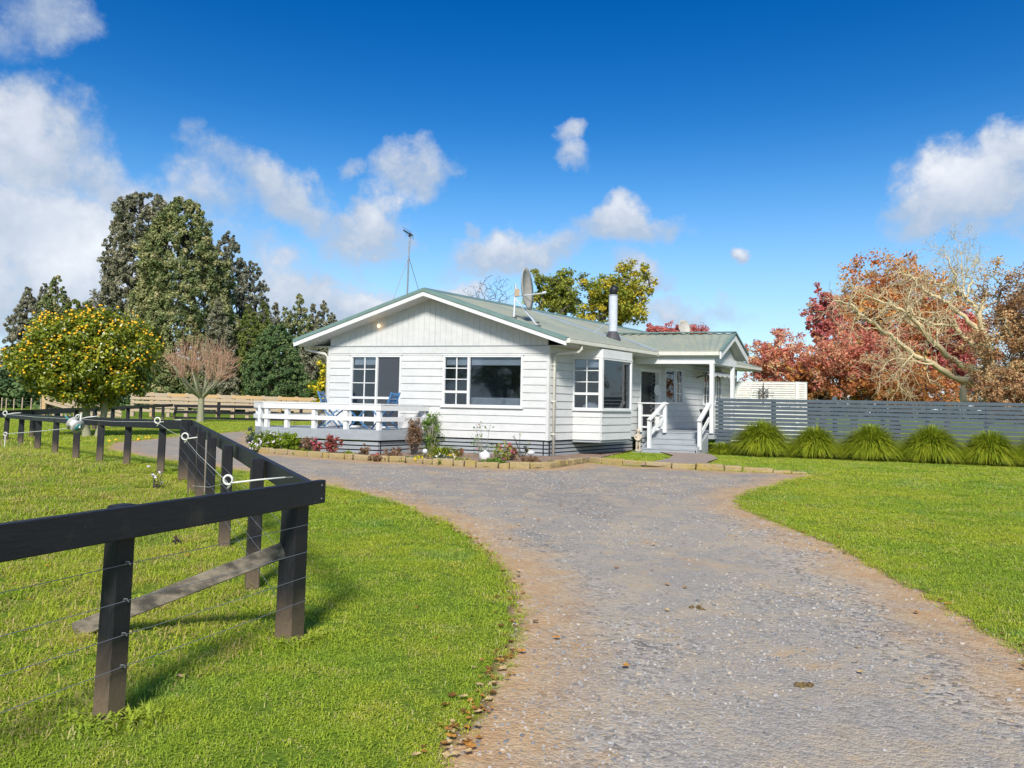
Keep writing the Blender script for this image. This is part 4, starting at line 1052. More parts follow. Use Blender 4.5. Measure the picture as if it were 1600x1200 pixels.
for px, yt, w in ((67, 615, .30), (117, 622, .22), (152, 634, .2), (185, 640, .2)):
    p = at(px, 640, YR); t = at(px, yt, YR); MB().box(lambda a, b, c: Vector((p.x + a, YR + b, c)), -w / 2, w / 2, 0.03, .25, -.1, t.z).build('post', TIMBER_O if px == 67 else TIMBER, rp)
for r in range(4):
    y0 = 610.5 + r * 5.6; a = at(70, y0, YR); b = at(122, y0 + 14.5, YR); c = at(190, y0 + 34, YR)
    MB().beam(a, b, .05, .22).build('rail', TIMBER, rp); MB().beam(b, c, .05, .2).build('rail', TIMBER, rp)
MB().box(lambda a, b, c: at(74, 634, YR + .4) + Vector((a, b, c)), -.28, .28, 0, .1, -.3, .3).build('gate_block', BARK, rp)
for k in range(7):
    px = 77 + k * 6.5; p = at(px, 640, YR + .6); t = at(px, 627 + k * 2.0, YR + .6); MB().box(lambda a, b, c: Vector((p.x + a, YR + .6 + b, c)), -.08, .08, 0, .05, 0, t.z).build('paling', TIMBER, rp)
wfn = empty('wire_fence', Vector((at(20, 640, 70).x, 70, 0)), 'far wire fence on pale posts at the left edge of the paddock', 'fence')
for i, px in enumerate((2, 9, 21, 34, 48, 63)):
    Y = 66 - i * 2.0; p = at(px, 640, Y); t = at(px, 621 + (i % 3), Y); MB().box(lambda a, b, c: Vector((p.x + a, Y + b, c)), -.035, .035, 0, .07, 0, t.z).build('post', TIMBER, wfn)
MB().tube([at(0, 626, 66), at(70, 628, 55)], .008, 4).tube([at(0, 631, 66), at(70, 634, 55)], .008, 4).build('wire', WIRE, wfn)

# ------------------------------------------------------------------ electric fence gear
def pigtail(ring, tip, Y, label, rr=.045, Yt=None, thick=.0055, ringpx=None):
    a = at(*ring, Y); b = at(*tip, Yt or Y); t = empty('electric_fence_standoff', b, label, 'insulator', 'white pigtail standoffs on the black fences')
    MB().tube([a + Vector((rr * .9, 0, -rr * .6)), a.lerp(b, .5) + Vector((0, 0, -.008)), b], thick, 7).build('rod', PLWHITE, t, True)
    MB().tube([b, b + (b - a).normalized() * .05], thick * .5, 6).build('screw', WIRE, t)
    pts = [a + Vector((rr * math.cos(q), .012 * q / 6, rr * math.sin(q))) for q in [-.8 + k * .42 for k in range(17)]] + [a + Vector((-.2 * rr, .02, -1.9 * rr))]
    MB().tube(pts, thick * 1.25, 7).build('ring', PLWHITE, t, True)
yc = cpos.y
pigtail((356, 750), (446, 746), 5.05, 'white pigtail standoff nearest the camera, just above the near corner rail', .030, 5.2, .006)
pigtail((289, 682), (340, 681), 10.4, 'white pigtail standoff beside the thick fence post', .045, 10.6, .008)
pigtail((246, 657), (284, 656), 13.1, 'white pigtail standoff on the left run of rail just left of the thick post', .05, 13.0, .009)
pigtail((122, 652), (152, 650.5), 15.2, 'white pigtail standoff that the reel hangs from', .05, 15.2, .010)
pigtail((8, 645.5), (32, 645), 22.0, 'leftmost white pigtail standoff on the black rail', .06, 22.0, .012)
lw = MB()
for seq in (((356, 754, 5.05), (289, 686, 10.4)), ((356, 754, 5.05), (300, 759, 5.6)), ((289, 685, 10.4), (246, 660, 13.1)), ((246, 659, 13.1), (122, 655, 15.2)), ((122, 655, 15.2), (8, 647, 22))):
    a, b = [at(x, y, Y) for x, y, Y in seq]; lw.tube([a, a.lerp(b, .5) - Vector((0, 0, .02)), b], .0009 * max(1.0, b.y / 5), 4)
tag(lw.build('fence_wire', PLWHITE), 'thin electric wire strung through the white pigtail standoffs', 'wire')
tr_ = empty('tread_in_post', G(7, 702), 'white tread-in post with pigtail top at the left edge of the paddock', 'post')
p0 = G(7, 702); 
MB().tube([p0, Vector((p0.x, p0.y, at(8, 681, p0.y).z))], .012, 6).build('shaft', PLWHITE, tr_)
cc = at(8.5, 678, p0.y); MB().tube([cc + Vector((.045 * math.cos(q), 0, .045 * math.sin(q))) for q in [-1.2 + k * .5 for k in range(14)]], .012, 6).build('ring', PLWHITE, tr_)
rl = empty('wire_reel', at(118, 664, 15.0), 'white and teal electric fence reel hanging on the black rail', 'reel')
rc = at(118, 664, 15.0); axr = Vector((.80, -.35, -.42)).normalized(); s1_ = axr.cross(Vector((0, 0, 1))).normalized(); s2_ = s1_.cross(axr)
def disc(c, r0_, r1_, th, name, mat):
    vs = []; n = 20
    for z, r in ((-th / 2, r0_), (th / 2, r1_)):
        for k in range(n):
            a = 2 * math.pi * k / n; vs.append(c + axr * z + (s1_ * math.cos(a) + s2_ * math.sin(a)) * r)
    MB().add(vs, [list(range(n))[::-1], list(range(n, 2 * n))] + [[k, (k + 1) % n, n + (k + 1) % n, n + k] for k in range(n)]).build(name, mat, rl, True)
disc(rc - axr * .085, .13, .14, .02, 'flange', PLGREY); disc(rc + axr * .085, .14, .13, .02, 'flange', PLGREY); disc(rc, .085, .085, .15, 'spool', FURN)
disc(rc + axr * .10, .085, .06, .03, 'hub', TEAL)
MB().tube([rc + axr * .13, rc + Vector((.1, 0, .22)), at(122, 653, 15.1)], .016, 6).build('hanger', PLWHITE, rl)
MB().tube([rc - axr * .12, rc - axr * .12 + Vector((-.14, 0, .12))], .016, 6).build('crank', TEAL, rl)
tag(MB().tube([at(9, 678, p0.y), at(60, 674, 18), at(110, 669, 15)], .009, 4).build('fence_tape', PLWHITE), 'white electric tape running from the tread-in post to the reel', 'tape')
tag(MB().tube([G(322, 770) + Vector((0, -.1, 0)), at(318, 700, G(322, 770).y)], [.035, .028], 7).build('stake', TIMBER), 'pale weathered stake beside the receding black posts', 'stake')

# ------------------------------------------------------------------ stone edging
ed = empty('stone_edging', G(640, 724), 'low yellow stone edging along the garden bed and lawn', 'edging')
P2 = [Vector((p.x, p.y)) for p in catmull(kerb, .05)]
acc = [0]
for a, b in zip(P2, P2[1:]): acc.append(acc[-1] + (b - a).length)
def along(s):
    import bisect
    i = min(max(bisect.bisect(acc, s) - 1, 0), len(P2) - 2); t = (s - acc[i]) / max(acc[i + 1] - acc[i], 1e-6); return P2[i].lerp(P2[i + 1], t)
s = 0.0; rgs = random.Random(11)
end_s = acc[-1]
while s < end_s - .1:
    L = rgs.uniform(.30, .62) if along(s).x > 1.8 else rgs.uniform(.20, .52)
    L = min(L, end_s - s); a = along(s + .012); b = along(s + L - .012); d = (b - a).normalized(); nn = Vector((-d.y, d.x)) 
    h = .145 * rgs.uniform(.88, 1.08) if along(s).x < 4.4 else .14 * (1 - .6 * S(end_s - 2.0, end_s, s)) ; w = rgs.uniform(.13, .17)
    z = zg(a.x, a.y) - .02; c = []
    for zz, k in ((z, 1.0), (z + h, .9)):
        for (q, sgn) in ((a, 0), (b, 0), (b, 1), (a, 1)):
            off = nn * (sgn * w) ; c.append(Vector((q.x + off.x + rgs.uniform(-.012, .012), q.y + off.y + rgs.uniform(-.012, .012), zz + (rgs.uniform(-.012, .012) if k < 1 else 0))))
    MB().hexa(c).build('stone', STONE, ed, bevel=.014); s += L

# ------------------------------------------------------------------ trees
def pebble_noise(v, sc, amp): return amp * noise.noise(Vector(v) * sc)
LM = {}
LM['conifer_green'] = m_leaf('conifer_green', [(0, (0.101, 0.141, 0.059)), (.4, (0.205, 0.240, 0.096)), (.75, (0.358, 0.354, 0.157)), (1, (0.527, 0.437, 0.242))], .15)
LM['conifer_brown'] = m_leaf('conifer_brown', [(0, (0.114, 0.126, 0.085)), (.4, (0.215, 0.217, 0.134)), (.8, (0.340, 0.314, 0.214)), (1, (0.431, 0.410, 0.302))], .15)
LM['conifer_dark'] = m_leaf('conifer_dark', [(0, (0.055, 0.098, 0.046)), (.5, (0.112, 0.176, 0.069)), (1, (0.240, 0.294, 0.110))], .15)
LM['conifer_lime'] = m_leaf('conifer_lime', [(0, (0.093, 0.130, 0.031)), (.5, (0.178, 0.218, 0.057)), (1, (0.265, 0.283, 0.091))], .2)
LM['conifer_grey'] = m_leaf('conifer_grey', [(0, (0.112, 0.135, 0.101)), (.5, (0.216, 0.228, 0.168)), (1, (0.381, 0.363, 0.274))], .15)
LM['citrus'] = m_leaf('citrus_leaf', [(0, (0.078, 0.111, 0.013)), (.4, (0.169, 0.222, 0.019)), (.8, (0.366, 0.385, 0.026)), (1, (0.679, 0.547, 0.040))], .25, .06)
LM['autumn_yellow'] = m_leaf('autumn_yellow_leaf', [(0, (0.179, 0.216, 0.039)), (.35, (0.306, 0.340, 0.053)), (.7, (0.611, 0.486, 0.063)), (1, (0.750, 0.593, 0.081))], .35)
LM['olive'] = m_leaf('olive_leaf', [(0, (0.126, 0.149, 0.042)), (.4, (0.253, 0.295, 0.064)), (.8, (0.463, 0.463, 0.084)), (1, (0.716, 0.547, 0.106))], .35)
LM['red'] = m_leaf('red_leaf', [(0, (0.397, 0.136, 0.122)), (.4, (0.750, 0.271, 0.193)), (.8, (0.750, 0.461, 0.245)), (1, (0.750, 0.750, 0.386))], .35)
LM['maroon'] = m_leaf('maroon_leaf', [(0, (0.302, 0.113, 0.126)), (.5, (0.679, 0.190, 0.178)), (1, (0.750, 0.351, 0.250))], .35)
LM['rust'] = m_leaf('rust_leaf', [(0, (0.343, 0.143, 0.061)), (.4, (0.683, 0.258, 0.097)), (.8, (0.750, 0.427, 0.139)), (1, (0.750, 0.646, 0.239))], .35)
LM['brown'] = m_leaf('brown_oak_leaf', [(0, (0.159, 0.078, 0.048)), (.35, (0.373, 0.196, 0.097)), (.7, (0.634, 0.392, 0.186)), (.9, (0.750, 0.578, 0.298)), (1, (0.670, 0.522, 0.094))], .3)
LM['green_shrub'] = m_leaf('shrub_leaf', [(0, (0.053, 0.112, 0.018)), (.5, (0.128, 0.225, 0.033)), (1, (0.255, 0.360, 0.075))], .3)
LM['lush'] = m_leaf('lush_leaf', [(0, (.08, .14, .015)), (.5, (.19, .28, .025)), (1, (.33, .40, .05))], .3)
LM['tan_shrub'] = m_leaf('dry_leaf', [(0, (.14, .08, .045)), (.5, (.27, .16, .09)), (1, (.40, .26, .16))], .3)
LM['redpink'] = m_leaf('red_pink_leaf', [(0, (.12, .07, .03)), (.35, (.26, .10, .06)), (.6, (.48, .08, .10)), (.8, (.30, .26, .10)), (1, (.62, .50, .36))], .3)
LM['grass_lime'] = m_leaf('strap_leaf', [(0, (.10, .15, .015)), (.5, (.22, .30, .03)), (.85, (.38, .40, .05)), (1, (.45, .33, .08))], .3)
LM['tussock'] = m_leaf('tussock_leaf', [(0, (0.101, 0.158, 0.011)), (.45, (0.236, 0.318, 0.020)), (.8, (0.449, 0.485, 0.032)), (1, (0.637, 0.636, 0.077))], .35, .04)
LM['far'] = m_leaf('far_foliage', [(0, (.06, .085, .075)), (1, (.11, .14, .12))], .1)
ORANGE = paint('citrus_fruit', (.85, .42, .012), (.88, .52, .02), .4, 40.0)
YFLOWER = paint('yellow_blossom', (.75, .58, .02), (.70, .48, .02), .6, 40.0)
PINKF = paint('pink_petal', (.62, .16, .24), (.5, .04, .09), .6, 60.0)
WPETAL = paint('white_petal', (.78, .72, .74), (.68, .6, .64), .6, 60.0)
PURPLEF = paint('purple_petal', (.22, .06, .24), (.15, .04, .2), .6, 60.0)

def prof_conifer(name, leafname, pts, Y, nclump, per, leaf, label, group, rclump=.095, drp=0.0, trunk=True, seed=1, cat='tree', depth=.8, bottom=622, spiky=0.0):
    """pts: (image y, image x left, image x right) outline turned into real widths at distance Y"""
    rng = np.random.default_rng(seed)
    rows = []
    for (py, xl, xr) in pts:
        a = at(xl, py, Y); b = at(xr, py, Y); rows.append(((a.z + b.z) / 2, (a.x + b.x) / 2, abs(b.x - a.x) / 2))
    rows.sort(); zs = np.array([r[0] for r in rows]); cs = np.array([r[1] for r in rows]); ws = np.array([r[2] for r in rows])
    nclump = int(nclump * 3.3); per = int(per * .44); leaf *= .66; rclump *= .72
    cz = rng.random(nclump * 4) * (zs[-1] - zs[0]) + zs[0]; w = np.interp(cz, zs, ws)
    keep = rng.random(len(cz)) < (w / ws.max()) ** .8 + .06; cz = cz[keep][:nclump]; w = w[keep][:nclump]; c = np.interp(cz, zs, cs)
    th = rng.random(len(cz)) * 2 * np.pi; bump = 1 + .16 * np.sin(th * 3 + cz * .8) + rng.normal(size=len(cz)) * .07
    rr = w * bump * (.40 + .60 * rng.random(len(cz)) ** .4)
    X = c + rr * np.cos(th) * .92; Yc = Y + rr * np.sin(th) * depth
    Cn = np.stack([X, Yc, cz], 1)
    r0 = ws.max() * rclump * (0.5 + 1.0 * rng.random(len(cz)) ** 1.5) * (.45 + .55 * w / ws.max())
    Rad = np.stack([r0, r0, r0 * (1.1 + spiky)], 1)
    V, Fq, tn = leaves_np(rng, Cn, Rad, per, leaf, leaf * .5, .3, .7, .15, droop=drp)
    base = np.array((cs[0], Y, 0.0)); t = empty(name, Vector((float(cs[0]), Y, 0)), label, cat, group)
    mesh_np('crown', V, Fq, LM[leafname], t, False, tn)
    if trunk:
        tl = np.array([(cs[0], Y, -.2), (cs[0], Y, zs[0] + (zs[-1] - zs[0]) * .4), (np.interp(zs[-1], zs, cs), Y, zs[-1] * .93)])
        lines = [(tl, np.array((ws.max() * .07 + .12, ws.max() * .05, .04)))]
        pick = rng.choice(len(Cn), min(60, len(Cn)), replace=False)
        for i in pick:
            p = Cn[i]; q = np.array((np.interp(p[2] * .8, zs, cs), Y, max(zs[0] * .5, p[2] - .25 * abs(rr[i]) - .5))); lines.append((np.array([q, (p + q) / 2 + np.array((0, 0, .2)), p]), np.array((.10, .06, .03))))
        V2, F2 = tubes_np(lines, 5); mesh_np('trunk', V2, F2, BARK, t, True)
    return t
GC = 'conifers of the shelterbelt beyond the stockyards'
prof_conifer('conifer_tree', 'conifer_brown', [(304, 222, 248), (318, 185, 262), (345, 172, 262), (380, 172, 258), (420, 160, 258), (470, 150, 258), (530, 150, 262), (600, 165, 262), (618, 170, 262)], 97, 430, 190, .46, 'tall feathery grey-brown conifer, highest tree of the left group', GC, .13, seed=2)
prof_conifer('conifer_tree', 'conifer_green', [(312, 272, 300), (330, 252, 318), (370, 232, 335), (420, 218, 352), (480, 210, 368), (540, 212, 372), (600, 225, 372), (618, 230, 372)], 92, 600, 190, .46, 'broad olive-green conifer in the middle of the tall group', GC, .115, seed=3)
prof_conifer('conifer_tree', 'conifer_grey', [(364, 352, 364), (385, 338, 376), (420, 332, 388), (470, 330, 396), (530, 332, 400), (600, 340, 400), (618, 340, 400)], 100, 220, 170, .44, 'narrow grey-green conifer right of the broad one', GC, .15, seed=4)
prof_conifer('conifer_tree', 'conifer_grey', [(410, 388, 402), (430, 378, 412), (465, 372, 420), (520, 372, 424), (600, 378, 424), (618, 380, 424)], 99, 190, 160, .42, 'rounded grey-green conifer at the right shoulder of the tall group', GC, .16, seed=5)
prof_conifer('conifer_tree', 'conifer_brown', [(450, 42, 47), (475, 30, 55), (510, 14, 66), (560, 0, 76), (618, -8, 80)], 104, 190, 150, .42, 'brown pointed conifer at the far left', GC, .15, seed=6)
prof_conifer('conifer_tree', 'conifer_brown', [(443, 66, 72), (470, 58, 84), (520, 50, 96), (618, 45, 100)], 103, 150, 150, .42, 'slim brown conifer behind the two pointed left trees', GC, .16, seed=7)
prof_conifer('conifer_tree', 'conifer_green', [(432, 86, 92), (455, 74, 102), (480, 62, 112), (530, 52, 128), (618, 50, 135)], 96, 200, 150, .42, 'pointed green conifer above the citrus tree', GC, .15, seed=8)
prof_conifer('conifer_tree', 'conifer_lime', [(470, 112, 140), (490, 98, 155), (530, 92, 165), (618, 92, 170)], 94, 180, 140, .40, 'low rounded yellow-green conifer left of the tall group', GC, .16, seed=9)
prof_conifer('conifer_tree', 'conifer_brown', [(464, 340, 343), (485, 332, 350), (510, 322, 360), (560, 314, 370), (618, 312, 374)], 84, 130, 130, .34, 'small pointed rusty conifer in front of the tall group', GC, .18, seed=10)
prof_conifer('conifer_tree', 'conifer_lime', [(474, 386, 392), (500, 375, 404), (540, 368, 416), (590, 368, 420), (618, 368, 420)], 86, 160, 130, .34, 'yellow-green conifer behind the bare pollard tree', GC, .17, seed=11)
prof_conifer('conifer_tree', 'conifer_dark', [(508, 420, 440), (530, 402, 458), (560, 390, 474), (600, 380, 482), (618, 378, 484)], 78, 230, 150, .34, 'dark spreading cypress behind the white deck railing', GC, .13, seed=12)
for i, (px, py, w, ln, Y) in enumerate([(430, 470, 20, 'conifer_brown', 98), (446, 478, 20, 'conifer_green', 99), (468, 460, 34, 'conifer_green', 95), (490, 476, 24, 'conifer_brown', 98), (506, 470, 30, 'conifer_brown', 96), (520, 490, 26, 'conifer_brown', 99), (412, 470, 26, 'conifer_lime', 93), (484, 520, 60, 'conifer_brown', 90)]):
    prof_conifer('conifer_tree', ln, [(py, px - 2, px + 2), (py + 20, px - w * .35, px + w * .35), (py + 50, px - w * .6, px + w * .6), (618, px - w * .8, px + w * .8)], Y, 120, 130, .38,
                 ['short brown conifer with its tip left of the spired pair', 'green spired conifer next to the brown tip, left of the tallest spire', 'tallest green spire of the row just left of the house roof', 'brown spire right of the tallest green spire', 'brown spire next to the roof edge', 'last brown conifer, half hidden by the left eave', 'yellow-green spire between the tall group and the spired row', 'low wide brown conifer behind the deck and palm'][i], GC, .2, seed=20 + i)

# bush filling the foot of the shelterbelt
def hedge_stuff(name, x0, x1, Y, h, n, leafname, leaf, label, cat, seed, zb=0):
    rng = np.random.default_rng(seed); a = at(x0, 620, Y).x; b = at(x1, 620, Y).x
    X = rng.uniform(a, b, n); Cn = np.stack([X, Y + rng.uniform(-2, 2, n), rng.random(n) ** 1.2 * h], 1); r = h * .18 * (.6 + rng.random(n)); Rad = np.stack([r * 1.5, r, r], 1)
    V, Fq, tn = leaves_np(rng, Cn, Rad, 60, leaf, leaf * .6, .4, .8, .3); o = mesh_np(name, V, Fq, LM[leafname], None, False, tn); tag(o, label, cat, None, 'stuff'); return o
hedge_stuff('undergrowth', -40, 540, 90, 4.5, 420, 'conifer_dark', .5, 'dark undergrowth along the foot of the shelterbelt', 'undergrowth', 31)
hedge_stuff('far_hedge', -120, 60, 240, 5.0, 200, 'far', 1.0, 'hazy distant hedge line at the left horizon', 'hedge', 32)
hedge_stuff('far_trees', 1080, 1720, 150, 6.0, 260, 'far', .8, 'hazy distant tree line beyond the right fence', 'trees', 33)

def leafy(name, base, top, crown_c, crown_r, n, per, leaf, lm, label, r0, bark=BARK, group=None, seed=1, clump=.22, outer=.55, cut=None, aspect=.6, wig=.13, cat='tree', asym=.18, rtip=.012, up=.35):
    rng = np.random.default_rng(seed); u = rng.normal(size=(n, 3)); u /= np.linalg.norm(u, axis=1, keepdims=True)
    rad = (outer + (1 - outer) * rng.random(n) ** .7) * (1 + asym * np.sin(u[:, 0] * 4 + u[:, 2] * 5 + seed))
    T = np.array(crown_c) + u * np.array(crown_r) * rad[:, None]
    if cut is not None: T = T[T[:, 2] > cut]
    lines = skeleton(rng, base, top, T, r0, rtip, wig); V, Fq = tubes_np(lines, 5)
    t = empty(name, Vector(base), label, cat, group); mesh_np('trunk', V, Fq, bark, t, True)
    if per:
        per = int(per * 1.25); leaf *= .62
        r = np.mean(crown_r) * clump * (.6 + .9 * rng.random(len(T))); Rad = np.stack([r, r, r * .85], 1)
        V, Fq, tn = leaves_np(rng, T, Rad, per, leaf, leaf * aspect, up, .35, .0); mesh_np('crown', V, Fq, LM[lm], t, False, tn)
    return t, T
# citrus tree, two leaning stems
cb_ = G(146, 683)
def citrus():
    rng = np.random.default_rng(44); Y = cb_.y; c = at(136, 566, Y); rx = (at(246, 566, Y).x - at(24, 566, Y).x) / 2 * .93
    n = 620; u = rng.normal(size=(n, 3)); u /= np.linalg.norm(u, axis=1, keepdims=True)
    rad = .62 + .38 * rng.random(n) ** .6; rad *= 1 + .10 * np.sin(u[:, 0] * 7 + u[:, 2] * 6) 
    T = np.array((c.x, Y, 2.95)) + u * np.array((rx * .98, rx * .8, 1.62)) * rad[:, None]
    # lower left skirt of the crown hangs low, right side too
    T[:, 2] += -.35 * np.clip(-(T[:, 0] - c.x) / rx, 0, 1) ** 2; T = T[T[:, 2] > .95 + .3 * np.cos((T[:, 0] - c.x) / rx * 5)]
    t = empty('citrus_tree', cb_, 'round-headed mandarin tree covered in orange fruit behind the black fence', 'tree')
    ta = at(128, 640, Y); tb2 = at(160, 640, Y)
    l = skeleton(rng, np.array(cb_) + np.array((-.25, 0, 0)), np.array((ta.x, Y, 1.9)), T[::6][:45], .13, .02)
    l2 = skeleton(rng, np.array(cb_) + np.array((.15, .05, 0)), np.array((tb2.x + .25, Y, 1.9)), T[3::6][:45], .12, .02)
    V, Fq = tubes_np(l + l2, 7); mesh_np('trunk', V, Fq, GREENBARK, t, True)
    r = .40 * (.7 + .6 * rng.random(len(T))); V, Fq, tn = leaves_np(rng, T, np.stack([r, r, r * .85], 1), 120, .135, .07, .45, .6, .15, tspread=.6); mesh_np('crown', V, Fq, LM['citrus'], t, False, tn)
    # fruit sits on the outside of the crown
    m = 1250; hot = rng.random(len(T)) ** 3; hot[T[:, 2] > 3.2] *= 2; i = rng.choice(len(T), m, p=hot / hot.sum()); u = rng.normal(size=(m, 3)); u[:, 1] = -abs(u[:, 1]) * 1.0; u /= np.linalg.norm(u, axis=1, keepdims=True)
    P = T[i] + u * r[i][:, None] * 1.05; ctr = np.array((c.x, Y, 2.9)); dd = ((P - ctr) / np.array((rx, rx * .8, 1.62))); P = P[(dd ** 2).sum(1) > .5]
    bm = bmesh.new(); bmesh.ops.create_icosphere(bm, subdivisions=1, radius=1.0); v0 = np.array([v.co[:] for v in bm.verts]); f0 = np.array([[v.index for v in f.verts] for f in bm.faces]); bm.free()
    order = np.argsort(P[:, 1]); P = P[order]; rs = rng.uniform(.034, .052, len(P))
    me = None
    for k in range(min(280, len(P))):
        if me is None:
            o = mesh_np('fruit', v0 * .05, f0, ORANGE, t, True, None, (0, 0, 0)); me = o.data; o.location = Vector(P[k]) - WL[t.name]
        else:
            o = bpy.data.objects.new('fruit', me); SC.collection.objects.link(o); o.parent = t; o.location = Vector(P[k]) - WL[t.name]; s = rs[k] / .05; o.scale = (s, s, s * .9)
    Q = P[280:]; V = (v0[None] * rs[280:, None, None] + Q[:, None]).reshape(-1, 3); Fq = (f0[None] + (np.arange(len(Q)) * len(v0))[:, None, None]).reshape(-1, 3)
    o = mesh_np('fruit', V, Fq, ORANGE, t, True); o['kind'] = 'stuff'
    for px_, py_, lb_ in ((171, 691.5, 'leftmost fallen orange at the far rim of the drive'), (181, 690, 'second fallen orange from the left at the far rim of the drive'), (216, 689, 'middle fallen orange at the far rim of the drive'), (228, 686.5, 'fourth fallen orange from the left, on the drive rim'), (233, 686, 'rightmost fallen orange at the far rim of the drive')):
        g = G(px_, py_); o = bpy.data.objects.new('fallen_fruit', me); SC.collection.objects.link(o); o.location = g + Vector((0, 0, .05)); tag(o, lb_, 'fruit', 'windfall oranges on the drive')
citrus()
# pollard with upright red twigs
def pollard():
    rng = np.random.default_rng(9); b = G(313, 660); Y = b.y; t = empty('bare_tree', b, 'leafless pollarded tree with upright reddish twigs on the lawn', 'tree')
    lines = []; tips = []; fork = np.array((b.x, Y, 1.55))
    lines.append((np.array([b, (b.x, Y, .8), fork]), np.array((.26, .19, .18))))
    for k in range(13):
        a = k / 13 * 2 * math.pi + rng.uniform(-.2, .2); R = rng.uniform(.9, 2.0); h = rng.uniform(2.7, 3.9)
        p1 = fork + np.array((math.cos(a) * R * .4, math.sin(a) * R * .4, .55)); p2 = fork + np.array((math.cos(a) * R, math.sin(a) * R * .9, h - 1.55))
        lines.append((np.array([fork, p1, p2]), np.array((.12, .08, .05))))
        tips += [p1 + (p2 - p1) * f for f in (.05, .3, .6, .8, 1.0)] + [fork + (p1 - fork) * .6]
    V, Fq = tubes_np(lines, 6); mesh_np('trunk', V, Fq, GREENBARK, t, True)
    tw = []; TP = np.array(tips); dome = fork + np.array((0, 0, 1.75))
    for _ in range(360):      # every twig ends on a loose dome
        u = rng.normal(size=3); u[2] = abs(u[2]) * 1.1 - .25; u /= np.linalg.norm(u)
        e = dome + u * np.array((2.45, 2.3, 2.55)) * rng.uniform(.72, 1.05); d = np.linalg.norm((TP - e) * np.array((1.5, 1.5, .6)), axis=1) + rng.random(len(TP)) * .8; p = TP[int(np.argmin(d))]
        if e[2] < p[2] + .3: e[2] = p[2] + .5
        q = p + (e - p) * .5 + np.array(((e[0] - p[0]) * .18, (e[1] - p[1]) * .18, -.05)) + rng.normal(size=3) * .05; tw.append((np.array([p, q, e]), np.array((.015, .010, .004))))
        if rng.random() < .6:
            e2 = e + rng.normal(size=3) * np.array((.28, .28, .2)); tw.append((np.array([q, (q + e2) / 2 + rng.normal(size=3) * .03, e2]), np.array((.010, .008, .005))))
    V, Fq = tubes_np(tw, 4); mesh_np('twigs', V, Fq, REDTWIG, t, False)
pollard()
# trees behind the roof
GB = 'autumn trees behind the roof'
def world_crown(px, py, Y, rpx, rpy, ry=None):
    c = at(px, py, Y); k = Y / F; return np.array(c), np.array((rpx * k, (ry or rpx) * k, rpy * k))
c, r = world_crown(872, 462, 46, 44, 44)
leafy('autumn_tree', (c[0], 46, .25), (c[0], 46, 3.6), c, r, 210, 46, .26, 'olive', 'loose olive-green tree with bare tips behind the roof between dish and flue', .2, TWIG, GB, 51, .17, .25, asym=.35)
c, r = world_crown(962, 470, 44, 56, 50)
leafy('autumn_tree', (c[0], 44, .25), (c[0], 44, 3.4), c, r, 260, 48, .27, 'autumn_yellow', 'yellowing tree behind the chimney flue', .22, TWIG, GB, 52, .165, .3, asym=.35)
c, r = world_crown(765, 462, 60, 44, 32)
rgb = np.random.default_rng(5)
leafy('bare_tree', (c[0], 60, .25), (c[0], 60, 2.6), c, r, 260, 0, .2, 'olive', 'leafless grey tree showing above the ridge left of the dish', .07, TWIG, None, 53, .2, .35, rtip=.010, wig=.22)
for i, (px, rx) in enumerate(((1045, 22), (1090, 26), (1020, 12))):
    c, r = world_crown(px, 522, 75, rx, 16)
    leafy('autumn_tree', (c[0], 75, .25), (c[0], 75, 4), c, r, 60, 40, .28, 'maroon', ['purple-red treetop left of the small dish above the porch ridge', 'purple-red treetop right of the small dish above the porch ridge', 'tiny red treetop where the porch ridge meets the main roof'][i], .15, TWIG, None, 60 + i, .3, .3)
# right side trees
GR = 'red autumn trees beyond the slatted fence'
def rtree(px, py, Y, rx, ry, n, per, leaf, lm, label, seed, bark=TWIG, clump=.13, base_px=None, outer=.25, **kw):
    c, r = world_crown(px, py, Y, rx, ry); bx = at(base_px or px, 640, Y).x
    return leafy('autumn_tree', (bx, Y, .25), (bx * .6 + c[0] * .4, Y, max(1.5, c[2] - r[2] * .7)), c, r, int(n * 1.35), int(per * .62), leaf, lm, label, .16, bark, GR, seed, clump, outer, cut=.5, **kw)
rtree(1212, 575, 38, 56, 56, 230, 60, .20, 'red', 'loose red tree with sky gaps right of the porch gable', 71, PALEBARK)
rtree(1335, 568, 35, 84, 62, 330, 64, .20, 'red', 'wide bright red tree behind the pale bare branches', 72, GREENBARK)
rtree(1285, 500, 43, 27, 52, 110, 55, .24, 'maroon', 'narrow maroon treetop standing left of the bare branches', 73)
rtree(1395, 500, 46, 112, 98, 560, 66, .28, 'rust', 'tall rust-brown swamp cypress behind the gnarled bare tree', 74, clump=.12)
rtree(1480, 545, 44, 62, 82, 280, 64, .26, 'maroon', 'dark red tree between the cypress and the brown oak', 75)
rtree(1400, 606, 34, 100, 34, 220, 60, .18, 'rust', 'low orange-brown shrubby tree right behind the slatted fence', 76)
rtree(1268, 598, 36, 44, 40, 130, 60, .18, 'rust', 'small rusty tree above the end of the white screen', 77)
# brown oak at the right edge: trunk outside the picture
c, r = world_crown(1640, 530, 23.5, 112, 132)
leafy('oak_tree', (at(1680, 640, 23.5).x, 23.5, .25), (at(1660, 640, 23.5).x, 23.5, 2.2), c, r, 520, 95, .12, 'brown', 'brown-leaved oak reaching in from the right edge', .28, GREENBARK, None, 81, .15, .2, asym=.3)
c, r = world_crown(1580, 610, 21.0, 60, 36)
leafy('oak_branch_tree', (at(1660, 660, 20.6).x, 20.6, .25), (at(1645, 640, 20.8).x, 20.8, 1.6), c, r, 130, 80, .10, 'brown', 'young brown oak hanging over the end of the slatted fence', .10, GREENBARK, None, 82, .2, .2)

